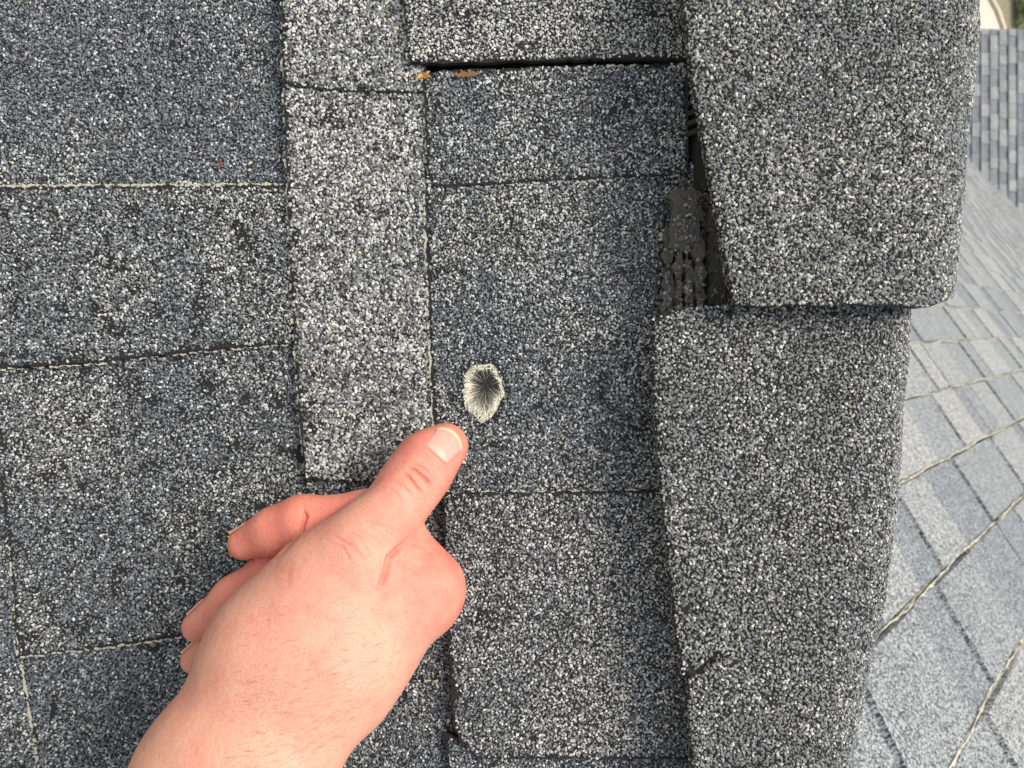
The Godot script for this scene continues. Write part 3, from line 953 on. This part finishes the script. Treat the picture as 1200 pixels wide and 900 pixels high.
	t.transform = Transform3D(ROOF, roof_at(origin))
	tag(t, "bare right hand, fingers curled, thumb pointing at the bare patch on the shingle", "hand")
	print("hand ", vert.size(), " points")
	# nails: thumb, and the three finger ends that show at the left
	var ax := (Vector3(-29.8, 26.0, 27.9) - Vector3(-38.1, 31.0, 34.7)).normalized()
	nail(t, "thumbnail", origin, Vector3(-29.1, 38.0, 26.1), Vector3(0.60, -0.44, -0.67).normalized(), Vector3(0.10, 0.97, -0.08).normalized(), 7.9, 7.6, true)
	nail(t, "fingernail", origin, Vector3(-118.9, 36.0, 65.2), (Vector3(-117.4, 36.0, 70.1) - Vector3(-103.6, 38.0, 64.1)).normalized(), Vector3(-0.50, -0.25, -0.85).normalized(), 4.6, 4.4, false)
	nail(t, "fingernail", origin, Vector3(-141.1, 26.0, 103.5), (Vector3(-142.2, 26.0, 109.7) - Vector3(-125.1, 28.0, 96.2)).normalized(), Vector3(-0.62, -0.22, -0.75).normalized(), 5.6, 4.6, false)
	nail(t, "fingernail", origin, Vector3(-149.2, 16.0, 124.8), (Vector3(-148.0, 16.0, 128.8) - Vector3(-115.6, 17.0, 104.5)).normalized(), Vector3(-0.62, -0.15, -0.77).normalized(), 5.0, 4.2, false)
	# short fine hairs on the back of the wrist
	var st := start()
	st.set_smooth_group(-1)
	for k in 420:
		var p0 := plan(rng.randf_range(250, 450), lerpf(735, 930, sqrt(rng.randf())), 110.0)
		var hit := march(p0, Vector3(0, -1, 0))
		if hit == Vector3.INF: continue
		var nn := grad(hit, bones)
		if nn.y < 0.5: continue
		var d := Vector3(-0.9, 0, 0.12 + rng.randf_range(-0.3, 0.3)).normalized()
		d = (d - nn * d.dot(nn)).normalized()
		var L := rng.randf_range(1.8, 4.6)
		var w := d.cross(nn) * 0.031
		var a := hit - origin
		var b := a + d * L * 0.5 + nn * 0.35
		var c := a + d * L + nn * 0.3
		quad(st, (a - w) * 0.001, (b - w) * 0.001, (b + w) * 0.001, (a + w) * 0.001)
		quad(st, (b - w) * 0.001, (c - w * 0.2) * 0.001, (c + w * 0.2) * 0.001, (b + w) * 0.001)
	st.generate_normals()
	mi("arm_hair", st.commit(), M.hair, t).set_meta("kind", "stuff")

func grad(p: Vector3, list: Array) -> Vector3:
	var e := 0.35
	var g := Vector3.ZERO
	for d in [Vector3(1, -1, -1), Vector3(-1, -1, 1), Vector3(-1, 1, -1), Vector3(1, 1, 1)]:
		g += d * field(p + d * e, list)
	return g.normalized()

func march(p: Vector3, d: Vector3) -> Vector3:
	for k in 60:
		var s := body(p, bones)
		if s < 0.02: return p
		if s > 200.0: break
		p += d * maxf(s * 0.9, 0.02)
	return Vector3.INF

func nail(parent: Node, called: String, origin: Vector3, c: Vector3, along: Vector3, face: Vector3, half_l: float, half_w: float, big: bool) -> void:
	face = (face - along * face.dot(along)).normalized()
	var side := along.cross(face).normalized()
	var top := march(c + face * 22.0, -face)
	if top == Vector3.INF: top = c
	var R := half_w * 1.6
	var back := march(c - along * half_l * 0.8 + face * 22.0, -face)
	var front := march(c + along * half_l * 0.35 + face * 22.0, -face)
	if back != Vector3.INF and front != Vector3.INF:        # lay the plate along the finger
		along = (front - back).normalized()
		face = (face - along * face.dot(along)).normalized()
		side = along.cross(face).normalized()
	else:
		back = top - along * half_l * 0.8
		front = top + along * half_l * 0.35
	var y0 := (back - top).dot(along)
	var y1 := (front - top).dot(along)
	var f0 := (back - top).dot(face)
	var f1 := (front - top).dot(face)
	var qa := (f1 / y1 - f0 / y0) / (y1 - y0)
	var qb := f0 / y0 - qa * y0
	var st := start()
	var NU := 40
	var NV := 30
	var grid := []
	var colours := []
	for i in NU + 1:
		var u := -1.0 + 2.0 * i / NU                      # cuticle .. free edge
		var row := []
		var rc := []
		for j in NV + 1:
			var v := -1.0 + 2.0 * j / NV
			var bow := ((0.10 * v * v + 0.20 * pow(v, 6.0)) if u < 0 else 0.40 * v * v) * absf(u)     # both ends are rounded
			var uu := u * (1.0 - bow)
			var x := v * half_w * (0.94 + 0.06 * u)
			var y := uu * half_l
			var drop := R - sqrt(R * R - x * x) - qa * y * y - qb * y
			var rim := smoothstep(0.86, 1.0, maxf(absf(v), -u))
			row.append((top + along * y + side * x + face * ((0.72 if big else 0.50) - drop - 0.55 * rim) - origin) * 0.001)
			var col := Color(0.71, 0.30, 0.235).lerp(Color(0.72, 0.345, 0.28), 0.5 + 0.5 * fine.get_noise_2d(v * 30, u * 4))
			col = col.lerp(Color(0.72, 0.44, 0.34), 0.55 * (1.0 - smoothstep(0.0, 0.22, (u + 0.98) - 0.30 * (1.0 - v * v))))
			col = col.lerp(Color(0.70, 0.53, 0.29), smoothstep(0.76, 0.86, u + 0.06 * v * v))
			col = col.lerp(Color(0.56, 0.19, 0.13), 0.75 * smoothstep(0.2, 0.9, rim) * (1.0 - smoothstep(0.5, 0.8, u)))
			rc.append(col)
		grid.append(row)
		colours.append(rc)
	st.set_smooth_group(0)
	for i in NU:
		for j in NV:
			for e in [[i, j], [i, j + 1], [i + 1, j + 1], [i, j], [i + 1, j + 1], [i + 1, j]]:
				st.set_color(colours[e[0]][e[1]])
				st.add_vertex(grid[e[0]][e[1]])
	# the thickness of the free edge
	for j in NV:
		var a: Vector3 = grid[NU][j]
		var b: Vector3 = grid[NU][j + 1]
		st.set_color(Color(0.70, 0.53, 0.29))
		for p in [a, b, b - face * 0.0006, a, b - face * 0.0006, a - face * 0.0006]:
			st.add_vertex(p)
	st.generate_normals()
	mi(called, st.commit(), M.nail, parent)

# ---------------------------------------------------------------- roofs beyond
var PN := Vector3(0.55701, 0.60401, -0.57001).normalized()
var PU := Vector3(0.70598, -0.70584, -0.05806).normalized()
var PV := Vector3(0.43741, 0.37008, 0.81958).normalized()

func seen_px(p: Vector3) -> Vector2:                 # how large and where a far piece shows, to choose its level of detail
	var d := CAM - p.y
	return Vector2(600 + 800 * p.x / d, 450 + 800 * p.z / d) if d > 0.05 else Vector2(-999, -999)

func tab_mesh(a: Vector3, b: Vector3, c: Vector3, d: Vector3, nor: Vector3, thick: float, st: SurfaceTool) -> void:
	# a tab with a worn, chamfered rim
	var mid := (a + b + c + d) / 4.0
	var lowr := [a, b, c, d]
	var topr := []
	for p in lowr:
		topr.append(p + (mid - p).normalized() * thick * 0.7 + nor * thick)
	if (b - a).cross(c - a).dot(nor) > 0:
		lowr.reverse()
		topr.reverse()
	for f in [[topr[0], topr[1], topr[2], topr[3]]]:
		flat_quad(st, f)
	for s in 4:
		flat_quad(st, [lowr[s], lowr[(s + 1) % 4], topr[(s + 1) % 4], topr[s]])
		flat_quad(st, [lowr[s] - nor * 0.006, lowr[(s + 1) % 4] - nor * 0.006, lowr[(s + 1) % 4], lowr[s]])

func flat_quad(st: SurfaceTool, f: Array) -> void:     # texture laid along the wing roof, in metres
	for k in [0, 1, 2, 0, 2, 3]:
		var p: Vector3 = f[k]
		st.set_uv(Vector2(p.dot(PU), p.dot(PV)))
		st.add_vertex(p)

func wing_roof() -> void:
	var t := thing("wing_roof", "lower wing roof of pale grey shingles sloping away below the ridge caps", "roof", Vector3.ZERO, ROOF)
	var O := Vector3(0, CAM, 0) - PN * 0.437
	var at := func(u: float, v: float, h := 0.0) -> Vector3: return O + PU * u + PV * v + PN * h
	var deck := start()
	quad(deck, at.call(3.16, -4.3, -0.012), at.call(0.23, 0.426, -0.012), at.call(16.0, 0.426, -0.012), at.call(16.0, -4.3, -0.012))
	deck.generate_normals()
	mi("roof_deck", deck.commit(), M.asphalt, t)
	var back := start()                                # the far side of this wing's ridge
	var down := PV - ROOF.inverse() * Vector3.UP * 1.15
	quad(back, at.call(0.23, 0.426, 0.0), at.call(0.6, 0.426, 0.0) + down * 3.0, at.call(16.0, 0.426, 0.0) + down * 3.0, at.call(16.0, 0.426, 0.0))
	back.generate_normals()
	mi("back_slope", back.commit(), M.tone2, t)
	var r := RandomNumberGenerator.new()
	r.seed = 77
	var rest := [start(), start(), start(), start()]
	for st in rest: st.set_smooth_group(-1)
	var parts := 0
	for k in range(-1, 30):
		var v0 := 0.283 - 0.143 * k                    # upper edge of the course
		var v1 := v0 - 0.143
		var u := 0.50 - 0.62 * v1 - r.randf() * 0.05     # the courses start at the valley with the near roof
		var umax := 3.0 if k < 3 else (7.0 if k < 9 else 15.0)
		var dark := r.randf() < 0.5
		while u < umax:
			var w := r.randf_range(0.08, 0.24) if dark else r.randf_range(0.10, 0.30)
			var h := 0.0010 if dark else 0.0052
			var sl := -0.25 * 0.143
			var gap := 0.0019
			var a: Vector3 = at.call(u + gap, v0 - 0.002)
			var b: Vector3 = at.call(u + w - gap, v0 - 0.002)
			var c: Vector3 = at.call(u + w - gap - sl, v1 + 0.002, 0.002)
			var d: Vector3 = at.call(u + gap - sl, v1 + 0.002, 0.002)
			var tone := (2 + int(r.randf() < 0.4)) if dark else int(r.randf() < 0.6)
			if r.randf() < 0.35: tone = clampi(tone + (1 if r.randf() < 0.5 else -1), 0, 3)
			if k < 2: tone = maxi(tone, 1 + int(r.randf() < 0.5))
			var s0 := seen_px(a)
			var s1 := seen_px(c)
			var s2 := seen_px(b)
			var in_view := s1.x > 985 and minf(s0.x, s1.x) < 1215 and maxf(s0.y, s1.y) > 150 and minf(s0.y, s1.y) < 915
			if in_view and s0.distance_to(s2) > 9.0 and s0.distance_to(s1) > 9.0 and parts < 290:
				var st := start()
				st.set_smooth_group(-1)
				tab_mesh(a, b, c, d, PN, h + 0.002, st)
				st.generate_normals()
				mi("shingle", st.commit(), M["grit%d" % tone], t)
				parts += 1
			else:
				tab_mesh(a, b, c, d, PN, h + 0.002, rest[tone])
			u += w
			dark = not dark if r.randf() < 0.85 else dark
		# the pale mat that shows along the edge of the course
		if k < 9:
			edge_strands(t, at, v0, 0.50 - 0.62 * v0, umax, r, k)
	for tone in 4:
		rest[tone].generate_normals()
		var o := mi("far_shingles", rest[tone].commit(), M["grit%d" % tone], t)
		o.set_meta("kind", "stuff")
	print("wing parts ", parts)

func edge_strands(t: Node, at: Callable, v: float, u0: float, u1: float, r: RandomNumberGenerator, k: int) -> void:
	for lay in 3:
		var st := start()
		st.set_smooth_group(-1)
		var w := [0.0026, 0.0020, 0.0011][lay] as float
		if k > 4 and lay > 0: continue
		var u := u0
		var prev: Array = []
		while u < u1:
			var wob := 0.0045 * noise.get_noise_2d(u * 110.0, 30.0 * k + lay * 400.0) + 0.0010 * noise.get_noise_2d(u * 900.0, k * 50.0 + lay * 90.0)
			var c: float = v + wob + [0.0, 0.0035, -0.003][lay]
			var ww: float = w * (0.25 + 1.1 * absf(noise.get_noise_2d(u * 1400.0, lay * 70.0 + k)))
			var h := 0.0050 + 0.0006 * lay
			var cur := [at.call(u, c - ww, h - 0.005), at.call(u, c - ww * 0.6, h), at.call(u, c + ww * 0.6, h), at.call(u, c + ww, h - 0.005)]
			if prev.size() and not (lay > 0 and noise.get_noise_2d(u * 300.0, lay * 31.0 + k * 9) > 0.1):
				for s in 3:
					quad(st, prev[s], cur[s], cur[s + 1], prev[s + 1])
			prev = cur
			u += 0.006
		st.generate_normals()
		mi("mat_edge", st.commit(), M.mat_pale if lay != 1 else M.mat_dark, t).set_meta("kind", "stuff")

func opposite_slope() -> void:
	var t := thing("opposite_slope", "far side of the near roof, dropping away behind the ridge caps", "roof", Vector3.ZERO, ROOF)
	var st := start()
	var d := Vector3(0.1045, -0.9945, 0)
	var a := Vector3(0.168, 0.0, -1.4)
	quad(st, a, a + d * 3.0, a + d * 3.0 + Vector3(0, 0, 2.4), a + Vector3(0, 0, 2.4))
	st.generate_normals()
	mi("slope_surface", st.commit(), M.tone2, t)

func far_roof() -> void:
	var t := thing("far_roof", "distant house roof of blue grey shingles in upright rows, top right corner", "roof", Vector3.ZERO, ROOF)
	var Y := CAM - 9.7
	var r := RandomNumberGenerator.new()
	r.seed = 5
	var base := start()
	quad(base, Vector3(4.6, Y - 0.02, -5.03), Vector3(9.6, Y - 0.02, -5.03), Vector3(9.6, Y - 0.02, 1.0), Vector3(4.6, Y - 0.02, 1.0))
	quad(base, Vector3(4.6, Y - 0.02, -5.03), Vector3(4.6, Y - 0.25, -5.03), Vector3(9.6, Y - 0.25, -5.03), Vector3(9.6, Y - 0.02, -5.03))
	base.generate_normals()
	mi("roof_deck", base.commit(), M.tone3, t)
	var bk := start()                                   # far side of its ridge
	var dn := Vector3(1, 0, 0) - ROOF.inverse() * Vector3.UP * 1.4
	quad(bk, Vector3(9.6, Y - 0.02, -5.03), Vector3(9.6, Y - 0.02, -5.03) + dn * 4, Vector3(9.6, Y - 0.02, 1.0) + dn * 4, Vector3(9.6, Y - 0.02, 1.0))
	bk.generate_normals()
	mi("back_slope", bk.commit(), M.tone2, t)
	var rest := [start(), start(), start(), start()]
	for st in rest: st.set_smooth_group(-1)
	for k in range(-13, 24):
		var x0 := 6.52 + 0.1297 * k
		var z := -5.04 - r.randf() * 0.1
		var last := 0
		while z < 1.0:
			var w := r.randf_range(0.13, 0.26)
			var tone := r.randi() % 4
			if tone == last: tone = (tone + 2) % 4
			last = tone
			var zz := maxf(z, -5.04)
			var ze := z + w
			z += w
			if ze - zz < 0.02: continue
			var lift := 0.006 if tone < 2 else 0.0
			# each course tips up at its lower (left) edge over the next one
			var a := Vector3(x0, Y + 0.016 + lift, zz + 0.001)
			var b := Vector3(x0 + 0.1285, Y + lift, zz + 0.001)
			var c := Vector3(x0 + 0.1285, Y + lift, ze - 0.001)
			var d := Vector3(x0, Y + 0.016 + lift, ze - 0.001)
			var s := seen_px(b)
			if k < 10 and s.x > 1128 and s.x < 1225 and s.y > 20 and s.y < 262:
				var st := start()
				st.set_smooth_group(-1)
				tab_mesh(a, b, c, d, Vector3.UP, 0.004, st)
				st.generate_normals()
				mi("shingle", st.commit(), M["flat%d" % tone], t)
			else:
				tab_mesh(a, b, c, d, Vector3.UP, 0.004, rest[tone])
	for tone in 4:
		rest[tone].generate_normals()
		mi("far_shingles", rest[tone].commit(), M["flat%d" % tone], t).set_meta("kind", "stuff")

# ---------------------------------------------------------------- the yard below
func flat_poly(pts: Array, y: float, h: float) -> ArrayMesh:
	var poly := PackedVector2Array(pts)
	var st := start()
	st.set_smooth_group(-1)
	var idx := Geometry2D.triangulate_polygon(poly)
	for i in range(0, idx.size(), 3):
		var a := poly[idx[i]]
		var b := poly[idx[i + 1]]
		var c := poly[idx[i + 2]]
		if (b - a).cross(c - a) < 0:
			var s := b
			b = c
			c = s
		for p in [a, b, c]:
			st.add_vertex(Vector3(p.x, y + h, p.y))
	var n := poly.size()
	var area := 0.0
	for i in n: area += poly[i].cross(poly[(i + 1) % n])
	for i in n:
		var a := poly[i] if area > 0 else poly[(i + 1) % n]
		var b := poly[(i + 1) % n] if area > 0 else poly[i]
		quad(st, Vector3(a.x, y + h, a.y), Vector3(a.x, y, a.y), Vector3(b.x, y, b.y), Vector3(b.x, y + h, b.y))
	st.generate_normals()
	return st.commit()

func yard() -> void:
	var y := -6.0
	var g := start()
	quad(g, Vector3(-400, y, -400), Vector3(400, y, -400), Vector3(400, y, 400), Vector3(-400, y, 400))
	g.generate_normals()
	var o := mi("ground", g.commit(), M.soil)
	o.set_meta("kind", "structure")
	o = mi("path", flat_poly([Vector2(20.17, -10.75), Vector2(22.34, -9.62), Vector2(27.68, -11.37), Vector2(28.01, -12.27), Vector2(27.25, -12.55), Vector2(26.22, -12.68), Vector2(24.88, -12.60)], y, 0.02), M.concrete)
	o.set_meta("kind", "structure")
	var kerb: Array = [Vector2(24.97, -12.63), Vector2(26.32, -12.72), Vector2(27.35, -12.59), Vector2(28.06, -12.29), Vector2(28.23, -11.55), Vector2(28.57, -11.66), Vector2(28.40, -12.40), Vector2(27.68, -12.71), Vector2(26.62, -12.83), Vector2(25.34, -12.78)]
	o = mi("kerb", flat_poly(kerb, y, 0.12), M.concrete_pale)
	o.set_meta("kind", "structure")
	var centre := Vector2(30.25, -13.77)
	var b := thing("shrub", "leafy green shrub in the yard beyond the distant roof, top right corner", "shrub", Vector3(centre.x, y, centre.y))
	var r := RandomNumberGenerator.new()
	r.seed = 8
	var lf := [start(), start()]
	for st in lf: st.set_smooth_group(-1)
	for k in 5200:
		var cl := Vector3(r.randfn(0, 0.28), 0.35 + absf(r.randfn(0, 0.28)), r.randfn(0, 0.55)) if k % 3 else Vector3(r.randfn(0, 0.42), r.randf_range(0.05, 0.5), r.randfn(0, 0.75))
		var d := Vector3(r.randf_range(-1, 1), r.randf_range(-0.4, 1), r.randf_range(-1, 1)).normalized() * r.randf_range(0.05, 0.10)
		var s := d.cross(Vector3(r.randf_range(-1, 1), r.randf_range(-1, 1), r.randf_range(-1, 1))).normalized() * 0.022
		quad(lf[k % 2], cl, cl + d * 0.5 + s, cl + d, cl + d * 0.5 - s)
	for k in 2:
		lf[k].generate_normals()
		mi("foliage", lf[k].commit(), M.leaf if k else M.leaf_pale, b).set_meta("kind", "stuff")
	for k in 6:
		var stem := CylinderMesh.new()
		stem.top_radius = 0.008
		stem.bottom_radius = 0.02
		stem.height = 0.6
		stem.radial_segments = 7
		var sm := mi("stem", stem, M.bark, b)
		sm.position = Vector3(0.08 * cos(k * 1.1), 0.28, 0.25 * sin(k * 1.7))
		sm.rotation = Vector3(0.4 * sin(k * 1.7), 0, -0.3 * cos(k * 1.1))

# ----------------------------------------------------------------
func _ready() -> void:
	rng.seed = 20
	noise.seed = 3
	noise.noise_type = FastNoiseLite.TYPE_SIMPLEX_SMOOTH
	noise.frequency = 0.03
	noise.fractal_type = FastNoiseLite.FRACTAL_NONE
	fine.seed = 11
	fine.noise_type = FastNoiseLite.TYPE_SIMPLEX_SMOOTH
	fine.frequency = 0.05
	fine.fractal_type = FastNoiseLite.FRACTAL_NONE
	# camera: looks straight at the near slope from 34 cm
	var cam := Camera3D.new()
	cam.name = "camera"
	var lens := CameraAttributesPhysical.new()           # 58.7 degrees upright; a little soft far behind the caps
	lens.frustum_focal_length = 21.335
	lens.frustum_focus_distance = 0.322
	lens.frustum_near = 0.02
	lens.frustum_far = 1500.0
	lens.exposure_aperture = 14.0
	cam.attributes = lens
	add_child(cam)
	cam.transform = Transform3D(ROOF * Basis(Vector3(1, 0, 0), Vector3(0, 0, -1), Vector3(0, 1, 0)), ROOF * Vector3(0, CAM, 0))
	cam.current = true
	# sky: thin bright overcast
	var we := WorldEnvironment.new()
	we.name = "environment"
	var env := Environment.new()
	env.background_mode = Environment.BG_SKY
	var sky := Sky.new()
	var sm := ProceduralSkyMaterial.new()
	sm.sky_top_color = Color(0.82, 0.85, 0.89)
	sm.sky_horizon_color = Color(0.86, 0.87, 0.88)
	sm.sky_curve = 0.2
	sm.ground_bottom_color = Color(0.42, 0.41, 0.38)
	sm.ground_horizon_color = Color(0.62, 0.62, 0.60)
	sky.sky_material = sm
	env.sky = sky
	env.background_energy_multiplier = 0.83
	env.tonemap_mode = Environment.TONE_MAPPER_LINEAR
	env.tonemap_exposure = 1.5
	env.sdfgi_enabled = true
	env.ssao_enabled = true
	env.ssil_enabled = true
	we.environment = env
	add_child(we)
	var sun := DirectionalLight3D.new()
	sun.name = "sun"
	sun.light_energy = 0.92
	sun.light_color = Color(1.0, 0.975, 0.94)
	sun.light_angular_distance = 27.0
	sun.shadow_enabled = true
	add_child(sun)
	sun.look_at_from_position(Vector3.ZERO, ROOF * -Vector3(0.74, 0.58, -0.34), Vector3(0, 0, 1))

	make_materials()
	M.patch = std(Color(0.21, 0.21, 0.20), 0.8, 0.35)
	M.fibre = std(Color(0.76, 0.72, 0.56), 0.85, 0.25)
	M.fibre_grey = std(Color(0.46, 0.45, 0.38), 0.85, 0.25)
	M.vent_bar = std(Color(0.03, 0.03, 0.032), 0.6, 0.4)
	M.torn = std(Color(0.14, 0.128, 0.115), 0.95, 0.2)
	M.torn.heightmap_enabled = true
	M.torn.heightmap_texture = M.asphalt.heightmap_texture
	M.torn.heightmap_scale = 0.12
	M.torn.uv1_triplanar = true
	M.torn.uv1_scale = Vector3(60, 60, 14)
	M.orange = std(Color(0.42, 0.19, 0.03), 0.8, 0.2)
	M.orange_pale = std(Color(0.52, 0.33, 0.11), 0.8, 0.2)
	M.brown = std(Color(0.22, 0.11, 0.05), 0.8, 0.2)
	M.red = std(Color(0.24, 0.075, 0.04), 0.7, 0.3)
	M.soil = std(Color(0.27, 0.24, 0.17), 0.95, 0.2)
	M.soil.albedo_texture = noise_tex(0.02, FastNoiseLite.TYPE_SIMPLEX, 4, 512, 61, ramp([[0.2, Color(0.55, 0.6, 0.5)], [0.8, Color(1, 1, 1)]]))
	M.soil.uv1_triplanar = true
	M.soil.uv1_scale = Vector3(0.5, 0.5, 0.5)
	M.concrete = std(Color(0.55, 0.50, 0.42), 0.9, 0.25)
	M.concrete.albedo_texture = noise_tex(0.02, FastNoiseLite.TYPE_SIMPLEX, 4, 512, 62, ramp([[0.2, Color(0.85, 0.85, 0.85)], [0.8, Color(1, 1, 1)]]))
	M.concrete.uv1_triplanar = true
	M.concrete.uv1_scale = Vector3(0.6, 0.6, 0.6)
	M.concrete_pale = std(Color(0.52, 0.44, 0.33), 0.9, 0.25)
	M.leaf = std(Color(0.085, 0.13, 0.04), 0.6, 0.35)
	M.leaf.backlight_enabled = true
	M.leaf.backlight = Color(0.2, 0.3, 0.08)
	M.leaf_pale = std(Color(0.17, 0.20, 0.08), 0.6, 0.35)
	M.bark = std(Color(0.12, 0.09, 0.06), 0.9, 0.2)
	var tones := [Color(0.40, 0.405, 0.395), Color(0.345, 0.35, 0.352), Color(0.29, 0.30, 0.312), Color(0.255, 0.268, 0.288)]
	for k in 4:
		M["flat%d" % k] = M["tone%d" % k].duplicate()
		M["flat%d" % k].albedo_texture = null
		M["flat%d" % k].heightmap_enabled = false
		M["flat%d" % k].albedo_color = tones[k].linear_to_srgb()
		M["flat%d" % k].albedo_texture = noise_tex(0.05, FastNoiseLite.TYPE_SIMPLEX, 3, 256, 70 + k, ramp([[0.1, Color(0.7, 0.7, 0.7)], [0.9, Color(1, 1, 1)]]))
	make_rocks()
	# the large structure first, then the things on it
	near_slope()
	opposite_slope()
	wing_roof()
	far_roof()
	yard()
	ridge_vent()
	ridge_caps()
	torn_edge_strips()
	build_hand()
	litter()
